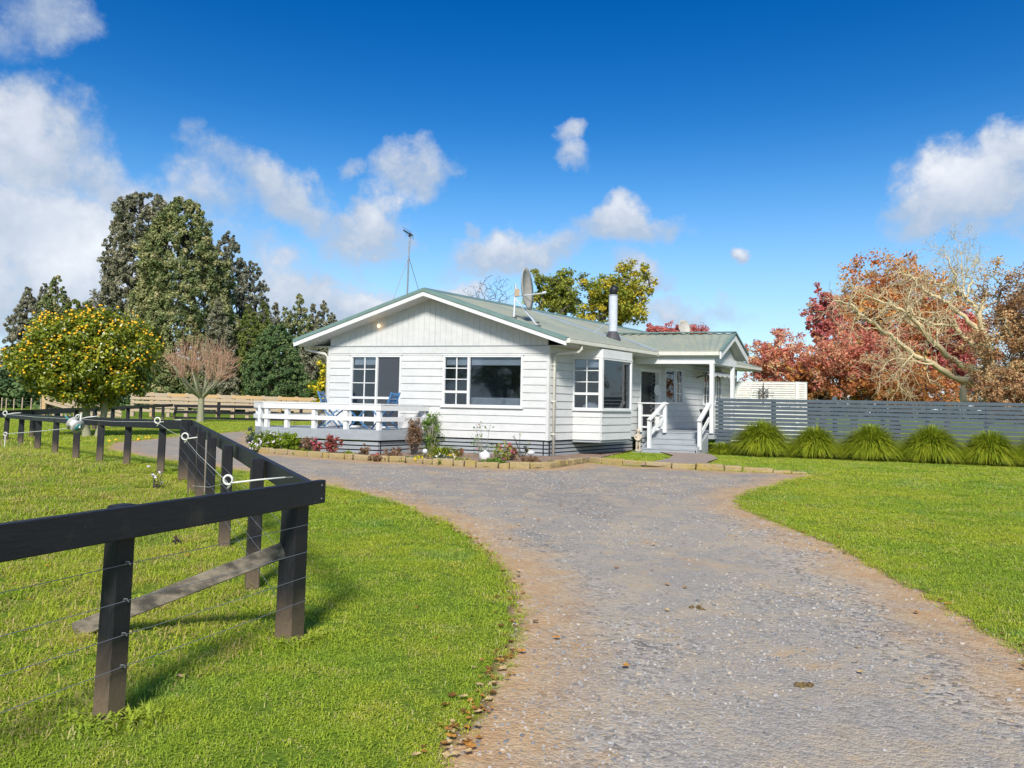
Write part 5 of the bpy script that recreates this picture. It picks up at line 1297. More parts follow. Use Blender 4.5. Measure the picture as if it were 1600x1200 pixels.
# gnarled pale tree
def gnarled():
    rng = np.random.default_rng(17); Y = 28.0
    t = empty('bare_tree', Vector((at(1535, 640, Y).x, Y, .25)), 'large gnarled bare tree with pale twisting limbs reaching left over the fence', 'tree')
    limbs = [([(1545, 660), (1542, 610), (1548, 570), (1540, 530), (1530, 490), (1540, 455)], .26, .09, (0, 0)),
             ([(1548, 612), (1520, 600), (1492, 590), (1457, 568), (1429, 554), (1406, 537), (1380, 516), (1359, 500), (1343, 489), (1324, 475), (1305, 470)], .17, .03, (0, -2.2)),
             ([(1540, 590), (1510, 575), (1485, 558), (1459, 535), (1443, 516), (1427, 500), (1415, 488), (1394, 477), (1368, 470), (1345, 455)], .17, .03, (0, -1.2)),
             ([(1545, 570), (1529, 554), (1518, 537), (1504, 519), (1490, 509), (1473, 507), (1450, 503), (1431, 495), (1418, 480), (1424, 450)], .12, .03, (0, .6)),
             ([(1545, 545), (1520, 509), (1501, 491), (1485, 479), (1469, 467), (1452, 457), (1434, 444), (1420, 430), (1400, 425)], .13, .03, (0, 1.4)),
             ([(1540, 510), (1525, 477), (1508, 465), (1492, 456), (1473, 449), (1459, 439), (1438, 436), (1412, 428)], .11, .03, (0, 2.2)),
             ([(1525, 485), (1506, 463), (1497, 449), (1490, 430), (1483, 407), (1471, 390)], .07, .018, (0, 2.0)),
             ([(1508, 466), (1504, 440), (1503, 418), (1499, 386)], .05, .014, (0, 1.8)), ([(1508, 466), (1518, 440), (1510, 428), (1524, 410), (1530, 398)], .05, .014, (0, 1.6)),
             ([(1506, 640), (1504, 607), (1512, 590), (1530, 575)], .16, .12, (-.5, 0)),
             ([(1457, 568), (1430, 565), (1402, 560), (1385, 566), (1372, 590)], .05, .015, (-1.5, -2.3)),
             ([(1429, 554), (1410, 570), (1404, 580), (1398, 592), (1412, 600)], .035, .012, (-2, -2.6)), ([(1462, 540), (1466, 520), (1458, 512)], .06, .03, (-.9, -.8))]
    lines = []; nodes = []
    for pts, ra, rb, (d0, d1) in limbs:
        n = len(pts); P = [Vector(at(x, y, Y + d0 + (d1 - d0) * i / (n - 1))) for i, (x, y) in enumerate(pts)]
        Q = []
        for i in range(n - 1):
            for k in range(3): Q.append(P[i].lerp(P[i + 1], k / 3) + Vector(rng.normal(size=3) * .035))
        Q.append(P[-1]); r = np.linspace(ra * .78, rb * .7, len(Q)) * (1 + .1 * rng.normal(size=len(Q))); lines.append((np.array(Q), np.abs(r)))
        for i in range(len(Q) // 4, len(Q)): nodes.append((np.array(Q[i]), r[i], np.array(Q[i] - Q[max(0, i - 2)])))
    V, Fq = tubes_np(lines, 8); mesh_np('trunk', V, Fq, PALEBARK, t, True)
    tw = []
    def twig(p, d, L, r, depth):
        n = 6; pts = [p]; cur = p.copy(); d = d / (np.linalg.norm(d) + 1e-9)
        for _ in range(n):
            d = d + rng.normal(size=3) * .38; d /= np.linalg.norm(d); cur = cur + d * L / n; pts.append(cur.copy())
        tw.append((np.array(pts), np.linspace(r, max(.005, r * .35), n + 1)))
        if depth:
            for _ in range(rng.integers(2, 4)):
                k = rng.integers(2, n); twig(pts[k], pts[k] - pts[k - 1] + rng.normal(size=3) * .3 * L / n, L * rng.uniform(.45, .75), r * .6, depth - 1)
    for (p, r, d) in nodes:
        for _ in range(2 if r < .07 else (1 if rng.random() < .6 else 0)):
            v = d / (np.linalg.norm(d) + 1e-9) * .5 + rng.normal(size=3) * .6; v[2] += .25; v[0] -= .25
            if p[2] < 2.0: v[2] = abs(v[2])
            twig(p, v, rng.uniform(.5, 1.3), min(.028, max(.010, abs(r) * .4)), 2 if rng.random() < .55 else 1)
    V, Fq = tubes_np(tw, 4); mesh_np('twigs', V, Fq, PALEBARK, t, True)
gnarled()

# palm and yellow shrub beside the house corner
pb = at(500, 640, 40)
pm = empty('palm_tree', Vector((pb.x, 40, 0)), 'small fan palm seen past the left corner of the house', 'palm')
MB().tube([Vector((pb.x, 40, -.1)), Vector((pb.x + .05, 40, 1.9))], [.16, .14], 8).build('trunk', BARK, pm, True)
rng = np.random.default_rng(3); V = []; TN = []
for k in range(26):
    a = rng.uniform(0, 2 * math.pi); e = rng.uniform(-.5, 1.2); d = np.array((math.cos(a) * math.cos(e), math.sin(a) * math.cos(e), math.sin(e))); c = np.array((pb.x, 40, 2.0)) + d * .45; side = np.cross(d, (0, 0, 1)); side /= np.linalg.norm(side); up = np.cross(side, d)
    for j in range(16):
        f = (j / 15 - .5) * 2.6; q = d * math.cos(f) + side * math.sin(f) + np.array((0, 0, -.15)); w = np.cross(q, up); w = w / np.linalg.norm(w) * .022; L = .55
        V += [c, c + q * L * .5 - w, c + q * L, c + q * L * .5 + w]; TN += [rng.random()] * 4
mesh_np('frond', np.array(V), np.arange(len(V)).reshape(-1, 4), LM['green_shrub'], pm, False, np.array(TN))
ys = empty('flowering_shrub', Vector((at(507, 640, 30).x, 30, 0)), 'yellow-flowering shrub at the left corner of the house', 'shrub')
rng = np.random.default_rng(8); c0 = at(506, 608, 30); T = np.array(c0) + rng.normal(size=(60, 3)) * np.array((.16, .2, .42)); 
V, Fq, tn = leaves_np(rng, T, np.full((60, 3), .14), 40, .09, .05); mesh_np('foliage', V, Fq, LM['grass_lime'], ys, False, tn)
V, Fq, tn = leaves_np(rng, T + np.array((0, -.08, 0)), np.full((60, 3), .13), 18, .08, .07); mesh_np('blossom', V, Fq, YFLOWER, ys)
V, Fq = tubes_np([(np.array([(c0.x, 30, 0), (c0.x, 30, c0.z)]), np.array((.05, .03)))], 5); mesh_np('stem', V, Fq, BARK, ys)

# ------------------------------------------------------------------ grass tussocks along the fence
def tussock(px, py, rpx, label, seed, hk=.98):
    b = G(px, py); Y = b.y; R = rpx * Y / F; rng = np.random.default_rng(seed); n = 4600 if rpx > 30 else 1600
    b = Vector((at(px, 690, 20.4).x, 0, .25)); fy = C0.y + 4.7 * VV.y + ((b.x - C0.x - 4.7 * VV.x) / UU.x) * UU.y; Y = fy - .72; b = Vector((at(px, 690, Y).x, Y, .25)); R = (1.0 + .05 * math.sin(seed * 2.3)) * rpx * Y / F
    th = rng.random(n) * 2 * np.pi; k = 6; H = R * 1.36 * hk
    ph = np.arccos(1 - 1.12 * rng.random(n)) ; ph = np.minimum(ph, 1.75); ext = rng.uniform(.72, 1.08, n)     # tips spread over a dome
    d = np.stack([np.cos(th), np.sin(th)], 1); base = np.stack([b.x + d[:, 0] * R * .22 * np.sin(ph), b.y + d[:, 1] * R * .22 * np.sin(ph), np.full(n, b.z)], 1)
    tip = base + np.stack([d[:, 0] * R * 1.02 * np.sin(ph) * ext, d[:, 1] * R * 1.02 * np.sin(ph) * ext, np.maximum(H * (np.cos(ph) * .80 + .12) * ext, .02)], 1)
    mid = base + np.stack([d[:, 0] * R * .42 * np.sin(ph), d[:, 1] * R * .42 * np.sin(ph), H * (.62 + .30 * np.cos(ph)) * ext], 1) + rng.normal(size=(n, 3)) * .03 * R
    P = [base * (1 - q) ** 2 + mid * 2 * q * (1 - q) + tip * q * q for q in np.linspace(0, 1, k + 1)]
    P = np.stack(P, 1); w = np.stack([-d[:, 1], d[:, 0], np.zeros(n)], 1)[:, None] * (np.array([.5, 1, 1, .9, .7, .45, .05]) * .0066 * (R / .55) ** .5)[None, :, None]
    V = np.concatenate([P - w, P + w], 1).reshape(-1, 3); q = np.arange(n)[:, None] * (2 * (k + 1)); i = np.arange(k)[None]
    Fq = np.stack([q + i, q + i + 1, q + i + 1 + k + 1, q + i + k + 1], -1).reshape(-1, 4)
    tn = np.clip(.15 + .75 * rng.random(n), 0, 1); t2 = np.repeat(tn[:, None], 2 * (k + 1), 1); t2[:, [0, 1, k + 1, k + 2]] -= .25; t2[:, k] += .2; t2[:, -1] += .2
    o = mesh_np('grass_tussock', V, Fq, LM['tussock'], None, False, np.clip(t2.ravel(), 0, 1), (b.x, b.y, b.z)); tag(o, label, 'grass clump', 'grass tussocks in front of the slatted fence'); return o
tl_ = [(1130, 708, 22, 'smallest grass tussock, at the foot of the porch steps'), (1190, 709, 44, 'first large grass tussock right of the small one'), (1273, 713, 43, 'second large grass tussock from the porch'),
       (1361, 716, 46, 'third large grass tussock from the porch'), (1455, 722, 47, 'fourth large grass tussock from the porch'), (1546, 727, 47, 'fifth large grass tussock, below the brown oak'), (1640, 733, 50, 'last grass tussock, cut off by the right edge')]
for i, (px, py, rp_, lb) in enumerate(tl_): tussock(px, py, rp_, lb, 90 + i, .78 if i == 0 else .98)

# ------------------------------------------------------------------ garden bed planting
def shrub(name, px, py, rx, ry, lm, label, n=26, per=40, leaf=.05, stem=TWIG, flowers=None, seed=1, fl_n=0, cat='shrub', outer=.2, dy=.25):
    b = G(px, py); b = b + Vector((0, dy, 0)); k = b.y / F; rng = np.random.default_rng(seed); R = np.array((rx * k, rx * k * .8, ry * k))
    u = rng.normal(size=(n, 3)); u /= np.linalg.norm(u, axis=1, keepdims=True); T = np.array((b.x, b.y, b.z + R[2])) + u * R * (outer + (1 - outer) * rng.random(n))[:, None]
    T[:, 2] = np.maximum(T[:, 2], b.z + .05)
    t = empty(name, b, label, cat, None)
    lines = [(np.array([(b.x + rng.normal() * .03, b.y, b.z), (q + np.array(b)) / 2 + rng.normal(size=3) * .03, q]), np.array((.010, .007, .004))) for q in T]
    V, Fq = tubes_np(lines, 4); mesh_np('stems', V, Fq, stem, t)
    if per:
        r = R.mean() * .30 * (.6 + .7 * rng.random(n)); V, Fq, tn = leaves_np(rng, T, np.stack([r, r, r], 1), per, leaf, leaf * .55, .4, .6, .1); mesh_np('foliage', V, Fq, LM[lm], t, False, tn)
    if flowers:
        i = rng.integers(0, n, fl_n); P = T[i] + rng.normal(size=(fl_n, 3)) * R.mean() * .2 + np.array((0, -.04, .03)); V, Fq, tn = leaves_np(rng, P, np.full((fl_n, 3), .022), 9, .034, .03, .6, .8, .4); mesh_np('flowers', V, Fq, flowers, t)
    return t
shrub('lavender_bush', 388, 703, 18, 17, 'far', 'grey-green lavender bush at the left end of the bed', 60, 40, .05, seed=1, dy=.6)
shrub('daisy_bush', 420, 707, 27, 16, 'lush', 'lime green bush with small pink and white daisies by the edging', 110, 60, .045, seed=2, flowers=WPETAL, fl_n=70)
shrub('green_bush', 448, 708, 17, 15, 'lush', 'fresh green bush right of the daisies', 80, 60, .05, seed=3)
shrub('purple_flower', 444, 700, 22, 24, 'green_shrub', 'tall thin purple flower stems against the grey deck board', 9, 3, .03, seed=4, flowers=PURPLEF, fl_n=22, outer=.7, cat='flower')
shrub('red_brown_shrub', 478, 709, 16, 13, 'tan_shrub', 'low red-brown shrub right of the green bush', 34, 46, .04, seed=5)
shrub('ground_cover', 470, 712, 16, 4, 'grass_lime', 'bright green cushion plant below the red-brown shrub', 26, 60, .04, seed=6, cat='plant', dy=.1)
shrub('red_flowering_shrub', 494, 711, 10, 14, 'redpink', 'crimson-leaved shrub in front of the deck skirting', 22, 40, .045, seed=7, flowers=PINKF, fl_n=20)
shrub('variegated_shrub', 514, 712, 15, 17, 'redpink', 'pink and cream variegated shrub right of the crimson one', 40, 40, .045, seed=8)
shrub('ground_cover', 545, 716, 15, 5, 'grass_lime', 'yellow-green cushion plant at the edging below the deck corner', 26, 50, .04, seed=9, cat='plant', dy=.1)
shrub('brown_shrub', 566, 716, 11, 11, 'tan_shrub', 'small round brown shrub just left of the deck corner', 26, 50, .035, seed=10)
shrub('dark_plant', 586, 719, 12, 5, 'maroon', 'low dark purple plant under the deck corner', 18, 40, .04, seed=11, cat='plant', dy=.1)
shrub('bronze_plant', 612, 720, 19, 10, 'tan_shrub', 'loose bronze ground plant right of the deck corner', 30, 30, .04, seed=12)
shrub('dry_shrub', 640, 716, 15, 34, 'tan_shrub', 'tall dried pinkish-brown shrub where the deck meets the wall', 70, 36, .04, seed=13, dy=.7)
shrub('climbing_rose', 668, 712, 18, 34, 'green_shrub', 'leafy green rose against the white wall right of the dry shrub', 44, 20, .06, GREENBARK, seed=14, dy=.9, outer=.4)
shrub('red_plant', 714, 716, 9, 7, 'redpink', 'small dark red plant right of the strap-leaved clump', 16, 40, .04, seed=15, dy=.4)
shrub('pink_flower', 398, 708, 14, 8, 'lush', 'low pink-flowered plants at the left tip of the bed', 50, 40, .04, seed=31, flowers=WPETAL, fl_n=50, cat='flower')
shrub('red_flower_spikes', 487, 706, 8, 15, 'redpink', 'thin red flower spikes between the brown and crimson shrubs', 16, 20, .035, seed=32, flowers=PINKF, fl_n=20, outer=.6, cat='flower')
shrub('silver_plant', 690, 726, 22, 6, 'far', 'silvery grey-green plants below the strap-leaved clump', 40, 40, .04, seed=33, cat='plant', flowers=WPETAL, fl_n=14, dy=.15)
shrub('yellow_flower', 652, 725, 9, 6, 'grass_lime', 'small yellow flowers at the edging below the garden light', 22, 40, .04, seed=34, cat='flower', flowers=YFLOWER, fl_n=20, dy=.12)
shrub('yellow_flower', 706, 724, 10, 6, 'grass_lime', 'small yellow flowers between the silver plants and the red plant', 22, 40, .04, seed=35, cat='flower', flowers=YFLOWER, fl_n=20, dy=.15)
shrub('low_plants', 598, 722, 22, 5, 'tan_shrub', 'faded low plants at the edging under the deck corner', 40, 40, .04, seed=36, cat='plant', dy=.12)
shrub('rose_bush', 796, 722, 14, 14, 'tan_shrub', 'faded dusty-pink rose between the red rose and the pruned canes', 26, 22, .045, seed=37, flowers=PINKF, fl_n=6, outer=.4)
shrub('low_plants', 700, 726, 40, 4, 'olive', 'mixed low green and yellow plants along the edging', 60, 50, .045, seed=16, cat='plant', flowers=YFLOWER, fl_n=24, dy=.15)
shrub('rose_bush', 752, 718, 24, 28, 'green_shrub', 'sparse rose bush against the wall below the large window', 16, 7, .06, GREENBARK, seed=17, flowers=PINKF, fl_n=3, outer=.75, dy=.5)
shrub('rose_bush', 782, 724, 18, 17, 'olive', 'small rose bush with red blooms right of the white rock', 22, 14, .06, GREENBARK, seed=18, flowers=PINKF, fl_n=12, outer=.5, dy=.3)
shrub('low_plants', 772, 728, 24, 5, 'green_shrub', 'short green border plants under the small rose bush', 36, 50, .04, seed=19, cat='plant', dy=.12)
shrub('pruned_rose', 815, 718, 16, 22, 'olive', 'pruned rose of bare canes near the house corner', 12, 4, .05, TWIG, seed=20, outer=.8, dy=.4)
shrub('low_plants', 828, 728, 22, 7, 'tan_shrub', 'faded border plants below the pruned rose', 40, 36, .04, seed=21, cat='plant', dy=.15)
shrub('ground_cover', 640, 723, 24, 4, 'green_shrub', 'creeping green plants at the edging below the dry shrub', 40, 40, .04, seed=22, cat='plant', dy=.12)
def straps(name, px, py, rpx, n, label, seed, lm='grass_lime', wd=.016, dy=.3):
    b = G(px, py); b = b + Vector((0, dy, 0)); R = rpx * b.y / F; rng = np.random.default_rng(seed); V = []; TN = []; Fq = []
    for j in range(n):
        th = rng.random() * 2 * math.pi; e = rng.uniform(.7, 1.45); L = R * rng.uniform(1.1, 1.6); cur = np.array(b) + np.array((math.cos(th), math.sin(th), 0)) * R * .2; d = (math.cos(th), math.sin(th)); i0 = len(V); t_ = rng.random()
        for s in range(6):
            w = np.array((-d[1], d[0], 0)) * wd * (1, 1, 1, .8, .6, .1)[s] * .5; V += [cur - w, cur + w]; TN += [t_, t_]
            cur = cur + np.array((d[0] * math.cos(e), d[1] * math.cos(e), math.sin(e))) * L / 5; e -= rng.uniform(.3, .6)
            if s < 5: Fq.append((i0 + 2 * s, i0 + 2 * s + 1, i0 + 2 * s + 3, i0 + 2 * s + 2))
    o = mesh_np(name, np.array(V), np.array(Fq), LM[lm], None, False, np.array(TN), tuple(b)); tag(o, label, 'plant'); return o
straps('strap_leaf_plant', 686, 718, 27, 260, 'arching lime strap-leaved clump against the house skirting', 5, dy=.55)
straps('grass_tuft', 842, 731, 9, 160, 'small bright grass tuft left of the downpipe foot', 6, 'grass_lime', .008, .2)
straps('grass_tuft', 865, 729, 11, 200, 'small bright grass tuft at the foot of the downpipe', 7, 'grass_lime', .008, .25)
rk = MB().blob(G(756, 722) + Vector((0, .5, .10)), .15, (1.1, .7, .95), 7, .22, 9).build('white_rock', TRIM, None, True); tag(rk, 'white painted rock in the bed below the large window', 'rock')
sl_ = empty('garden_light', G(660, 722) + Vector((0, .45, 0)), 'round white solar garden light in front of the strap-leaved clump', 'lamp'); gl_ = G(660, 722) + Vector((0, .45, 0))
MB().tube([gl_, gl_ + Vector((0, 0, .16))], .012, 6).build('stake', FRAMEB, sl_); MB().blob(gl_ + Vector((0, 0, .20)), .06, jit=0, n=12).build('globe', FURN, sl_, True)
bd = empty('garden_ornament', G(830, 726) + Vector((0, .5, 0)), 'small grey and white bird ornament near the house corner', 'ornament'); bq = G(830, 726) + Vector((0, .5, 0))
MB().blob(bq + Vector((.0, 0, .22)), .065, (1.4, .7, .8), 10, .05).build('body', FURN, bd, True); MB().tube([bq + Vector((-.08, 0, .24)), bq + Vector((-.13, 0, .36)), bq + Vector((-.17, 0, .35))], [.04, .03, .01], 8).build('neck', FRAMEB, bd, True)
MB().tube([bq, bq + Vector((0, 0, .2))], .012, 5).build('leg', FRAMEB, bd)

# statue of a cherub: one continuous skinned figure on a low plinth
def statue():
    b = G(997, 705); H = .62
    st = empty('statue', b, 'cream plaster cherub statue standing on the lawn left of the steps', 'statue')
    MB().lathe(b, [(.10, 0), (.10, .04), (.085, .05)], 14).build('plinth', STATUE, st, True)
    k = H / 1.0
    J = [((0, 0, .50), .115), ((0, 0, .62), .11), ((0, 0, .74), .115), ((0, 0, .80), .05), ((0, -.01, .89), .085), ((0, -.01, .95), .06),
         ((.055, 0, .40), .082), ((.06, -.02, .24), .06), ((.06, 0, .10), .045), ((.065, -.05, .085), .03), ((-.055, 0, .40), .082), ((-.07, .01, .24), .06), ((-.07, .02, .10), .045), ((-.08, -.03, .085), .03),
         ((.13, 0, .73), .05), ((.17, -.03, .62), .042), ((.08, -.11, .60), .035), ((.02, -.13, .64), .03), ((-.13, 0, .73), .05), ((-.19, -.01, .63), .042), ((-.14, -.08, .54), .035), ((-.10, -.11, .50), .03)]
    E = [(0, 1), (1, 2), (2, 3), (3, 4), (4, 5), (0, 6), (6, 7), (7, 8), (8, 9), (0, 10), (10, 11), (11, 12), (12, 13), (2, 14), (14, 15), (15, 16), (16, 17), (2, 18), (18, 19), (19, 20), (20, 21)]
    me = bpy.data.meshes.new('figure'); me.from_pydata([(p[0] * k, p[1] * k, p[2] * k) for p, _ in J], E, []); o = bpy.data.objects.new('figure', me)
    link(o, st, b); o.rotation_euler = (0, 0, .25)
    md = o.modifiers.new('skin', 'SKIN'); 
    for i, (_, r) in enumerate(J): me.skin_vertices[0].data[i].radius = (r * k, r * k * .9)
    me.skin_vertices[0].data[0].use_root = True
    o.modifiers.new('sub', 'SUBSURF').levels = 2; o.modifiers['sub'].render_levels = 2; me.materials.append(STATUE)
    dg = bpy.context.evaluated_depsgraph_get(); ev = o.evaluated_get(dg); m2 = bpy.data.meshes.new_from_object(ev); o.modifiers.clear(); o.data = m2
    for p in m2.polygons: p.use_smooth = True
    if not m2.materials: m2.materials.append(STATUE)
    hd = Vector((0, -.01, .92)) * k + b; MB().blob(hd + Vector((0, .012, .02)), .062, (1, 1, .9), 10, .12, 3).build('curled_hair', STATUE, st, True)
    MB().beam(b + Vector((-.03, -.05, .30)), b + Vector((.06, -.06, .36)), .12, .05).build('drape', STATUE, st, bevel=.02)
    MB().blob(hd + Vector((0, -.058, -.012)), .012, (1, 1, 1.2), 6, 0).build('nose', STATUE, st, True)
statue()

# dung and clods
for i, (px, py, r, lb) in enumerate(((1258, 1077, .048, 'dark brown dung clod on the gravel near the bottom of the drive'), (1090, 953, .05, 'dark brown dung clod on the drive beyond the nearer one'))):
    g = G(px, py); mb = MB(); rg1 = random.Random(i)
    for _ in range(7): mb.blob(g + Vector((rg1.uniform(-r, r) * .9, rg1.uniform(-r, r) * .6, rg1.uniform(.005, r * .4))), r * rg1.uniform(.20, .40), (1.3, 1, .9), 6, .3, rg1.randint(0, 99))
    tag(mb.build('dung_clod', DUNG), lb, 'dung', 'dung on the drive')

# ------------------------------------------------------------------ scattered stuff: grass, gravel stones, fallen leaves
def gn_scatter(name, P, rot, scl, idx, protos, label, cat, mat=None):
    """one object whose points carry instances of the prototype clumps"""
    col = bpy.data.collections.new(name + '_kinds')
    for o in protos:
        for c_ in list(o.users_collection): c_.objects.unlink(o)
        col.objects.link(o)
    me = bpy.data.meshes.new(name); me.vertices.add(len(P)); me.vertices.foreach_set('co', P.astype(np.float32).ravel())
    for nm, arr, ty in (('rot', rot, 'FLOAT'), ('scl', scl, 'FLOAT'), ('idx', idx, 'INT')):
        a = me.attributes.new(nm, ty, 'POINT'); a.data.foreach_set('value', arr.astype(np.float32 if ty == 'FLOAT' else np.int32))
    o = bpy.data.objects.new(name, me); SC.collection.objects.link(o); tag(o, label, cat, None, 'stuff')
    g = bpy.data.node_groups.new(name, 'GeometryNodeTree'); g.interface.new_socket('Geometry', in_out='INPUT', socket_type='NodeSocketGeometry'); g.interface.new_socket('Geometry', in_out='OUTPUT', socket_type='NodeSocketGeometry')
    N = g.nodes; gi = N.new('NodeGroupInput'); go = N.new('NodeGroupOutput'); iop = N.new('GeometryNodeInstanceOnPoints'); ci = N.new('GeometryNodeCollectionInfo')
    ci.inputs['Collection'].default_value = col; ci.inputs['Separate Children'].default_value = True; ci.inputs['Reset Children'].default_value = True
    iop.inputs['Pick Instance'].default_value = True
    def attr(nm, ty):
        n_ = N.new('GeometryNodeInputNamedAttribute'); n_.data_type = ty; n_.inputs['Name'].default_value = nm; return n_.outputs[0]
    cx = N.new('ShaderNodeCombineXYZ'); g.links.new(attr('rot', 'FLOAT'), cx.inputs[2]); g.links.new(cx.outputs[0], iop.inputs['Rotation'])
    g.links.new(attr('scl', 'FLOAT'), iop.inputs['Scale']); g.links.new(attr('idx', 'INT'), iop.inputs['Instance Index'])
    g.links.new(gi.outputs[0], iop.inputs['Points']); g.links.new(ci.outputs[0], iop.inputs['Instance']); g.links.new(iop.outputs[0], go.inputs[0])
    md = o.modifiers.new('scatter', 'NODES'); md.node_group = g; return o

def m_grass(name, c_lo, c_hi, c_dry, dry, c_patch):
    m, n, out = new_mat(name); p = wpos(n); t = n.new('ShaderNodeAttribute'); t.attribute_name = 'tone'; rnd = orand(n)
    a = n.noise(p, .5, 5, .6); b = n.noise(p, 2.6, 5, .6)
    col = n.mix(n.smooth(a, .35, .65), c_lo, c_hi); col = n.mix(n.math('MULTIPLY', n.smooth(b, .5, .72), .6), col, c_patch)
    col = n.mix(n.math('MULTIPLY', n.smooth(n.noise(p, .9, 5, .65), .54, .68), .55), col, (c_lo[0] * .75, c_lo[1] * .95, c_lo[2] * 2.4))
    worn = n.math('MULTIPLY', n.smooth(n.noise(p, 1.9, 6, .7), .63, .74), .6); col = n.mix(worn, col, (c_dry[0] * .8, c_dry[1] * .75, c_dry[2] * .8))
    col = n.mix(n.math('MULTIPLY', n.math('GREATER_THAN', n.math('ADD', t.outputs['Fac'], n.math('MULTIPLY', n.math('SUBTRACT', b, .5), 1.2)), 1.0 - dry), .9), col, c_dry)
    col = n.mix(n.math('MULTIPLY', rnd, .22), col, tuple(x * .45 for x in c_lo))
    df = n.new('ShaderNodeBsdfDiffuse'); n.link(col, df.inputs[0]); tr = n.new('ShaderNodeBsdfTranslucent'); n.link(col, tr.inputs[0])
    mx = n.new('ShaderNodeMixShader'); mx.inputs[0].default_value = .45; n.link(df.outputs[0], mx.inputs[1]); n.link(tr.outputs[0], mx.inputs[2]); n.link(mx.outputs[0], out.inputs[0]); return m
LAWN = m_grass('lawn_blades', (.39, .53, .06), (.57, .62, .07), (.68, .60, .26), .16, (.68, .66, .08))
PADD = m_grass('paddock_blades', (.36, .50, .05), (.56, .62, .07), (.70, .52, .26), .32, (.68, .64, .09))
def clump(name, seed, n, rad, h, wd, mat, bend=.5, leaflets=0):
    rng = np.random.default_rng(seed); V = []; Fq = []; TN = []
    for j in range(leaflets):      # low broad leaves lying between the blades
        a = rng.random() * 2 * math.pi; q = rad * math.sqrt(rng.random()); c = np.array((q * math.cos(a), q * math.sin(a), h * rng.uniform(.15, .75))); u = rng.normal(size=3); u[2] *= .35; u /= np.linalg.norm(u); v = np.cross(u, (0, 0, 1)) + rng.normal(size=3) * .2; v /= np.linalg.norm(v); k = wd * rng.uniform(.9, 1.7); i0 = len(V)
        V += [c - u * k, c - v * k * .6, c + u * k, c + v * k * .6]; Fq += [(i0, i0 + 1, i0 + 2, i0 + 3)]; TN += [rng.random() * .8] * 4
    for j in range(n):
        a = rng.random() * 2 * math.pi; r = rad * math.sqrt(rng.random()); x, y = r * math.cos(a), r * math.sin(a); th = rng.random() * 2 * math.pi; L = h * rng.uniform(.5, 1.25); bd_ = bend * rng.uniform(.3, 1.5); w = wd * rng.uniform(.7, 1.3); sx_, sy_ = -math.sin(th) * w / 2, math.cos(th) * w / 2; dx, dy = math.cos(th), math.sin(th); i0 = len(V)
        V += [(x - sx_, y - sy_, -.004), (x + sx_, y + sy_, -.004), (x + dx * L * bd_ * .35 + sx_ * .8, y + dy * L * bd_ * .35 + sy_ * .8, L * .6), (x + dx * L * bd_ * .35 - sx_ * .8, y + dy * L * bd_ * .35 - sy_ * .8, L * .6), (x + dx * L * bd_, y + dy * L * bd_, L * max(.35, 1 - .3 * bd_))]
        Fq += [(i0, i0 + 1, i0 + 2, i0 + 3), (i0 + 3, i0 + 2, i0 + 4)]; TN += [rng.random()] * 5
    me = bpy.data.meshes.new(name); me.from_pydata(V, [], Fq); me.update(); a = me.attributes.new('tone', 'FLOAT', 'POINT'); a.data.foreach_set('value', np.array(TN, dtype=np.float32)); me.materials.append(mat)
    o = bpy.data.objects.new(name, me); SC.collection.objects.link(o); return o
FENCE_LINE = [Vector((far_near.x - 3, far_near.y - 3)), npos.xy, cpos.xy, thick.xy] + [p.xy for p in lp] + [Vector((lp[-1].x - 12, lp[-1].y + 4))]
PADDOCK = FENCE_LINE + [Vector((-45, 20)), Vector((-45, -5)), Vector((-6, -5))]
house_poly = [HP(*q, 0).xy for q in ((-7.1, -1.75), (-3.12, -1.75), (-3.12, -.05), (0, 0), (.1, 3.4), (.5, 3.4), (2.15, 3.4), (2.3, 4.5), (2.3, 9.3), (0, 9.3), (0, 13), (-6.1, 13), (-7.1, 3.3))]
def scatter_pts(rng, x0, x1, y0, y1, dens):
    n = int((x1 - x0) * (y1 - y0) * dens); return rng.uniform(x0, x1, n), rng.uniform(y0, y1, n)
def visible(x, y, m=.08):
    f = np.abs(x) / np.maximum(y, .01); return (y > 1.6) & (f < 800 / F + m)
def grass_field(name, label, region, bands, protos, seed, cat='grass'):
    rng = np.random.default_rng(seed); XS, YS, SS = [], [], []
    IX = []; half = len(protos) // 2
    for (r0, r1, dens, sc, *far) in bands:
        x, y = scatter_pts(rng, -r1, r1 * .85, 1.4, r1, dens); d = np.hypot(x, y); k = (d >= r0) & (d < r1) & visible(x, y); x, y = x[k], y[k]; k = region(x, y); x, y = x[k], y[k]
        XS.append(x); YS.append(y); SS.append(sc * rng.uniform(.75, 1.25, len(x))); IX.append(rng.integers(0, half, len(x)) + (half if far else 0))
    x, y, s, ix = map(np.concatenate, (XS, YS, SS, IX)); P = np.stack([x, y, zg_np(x, y)], 1)
    print(name, len(x)); return gn_scatter(name, P, rng.uniform(0, 6.28, len(x)), s, ix, protos, label, cat)
def reg_all(x, y):
    return ~in_poly(x, y, DRIVE) & ~in_poly(x, y, bed_poly) & ~in_poly(x, y, house_poly) & ~in_poly(x, y, path_poly)
def reg_lawn(x, y): return reg_all(x, y) & ~in_poly(x, y, PADDOCK)
def reg_padd(x, y): return reg_all(x, y) & in_poly(x, y, PADDOCK)
lawn_k = [clump('lawn_clump', 100 + i, 30, .085, .023, .0046, LAWN, 1.5, 26) for i in range(4)] + [clump('lawn_spread', 104 + i, 60, .17, .026, .0075, LAWN, 1.5, 60) for i in range(4)]
grass_field('lawn_grass', 'short mown green lawn on both sides of the gravel drive', reg_lawn, [(0, 5, 260, .9), (5, 9, 150, 1.1), (9, 15, 60, 1.0, 1), (15, 26, 30, 1.35, 1), (26, 60, 6, 2.6, 1)], lawn_k, 1)
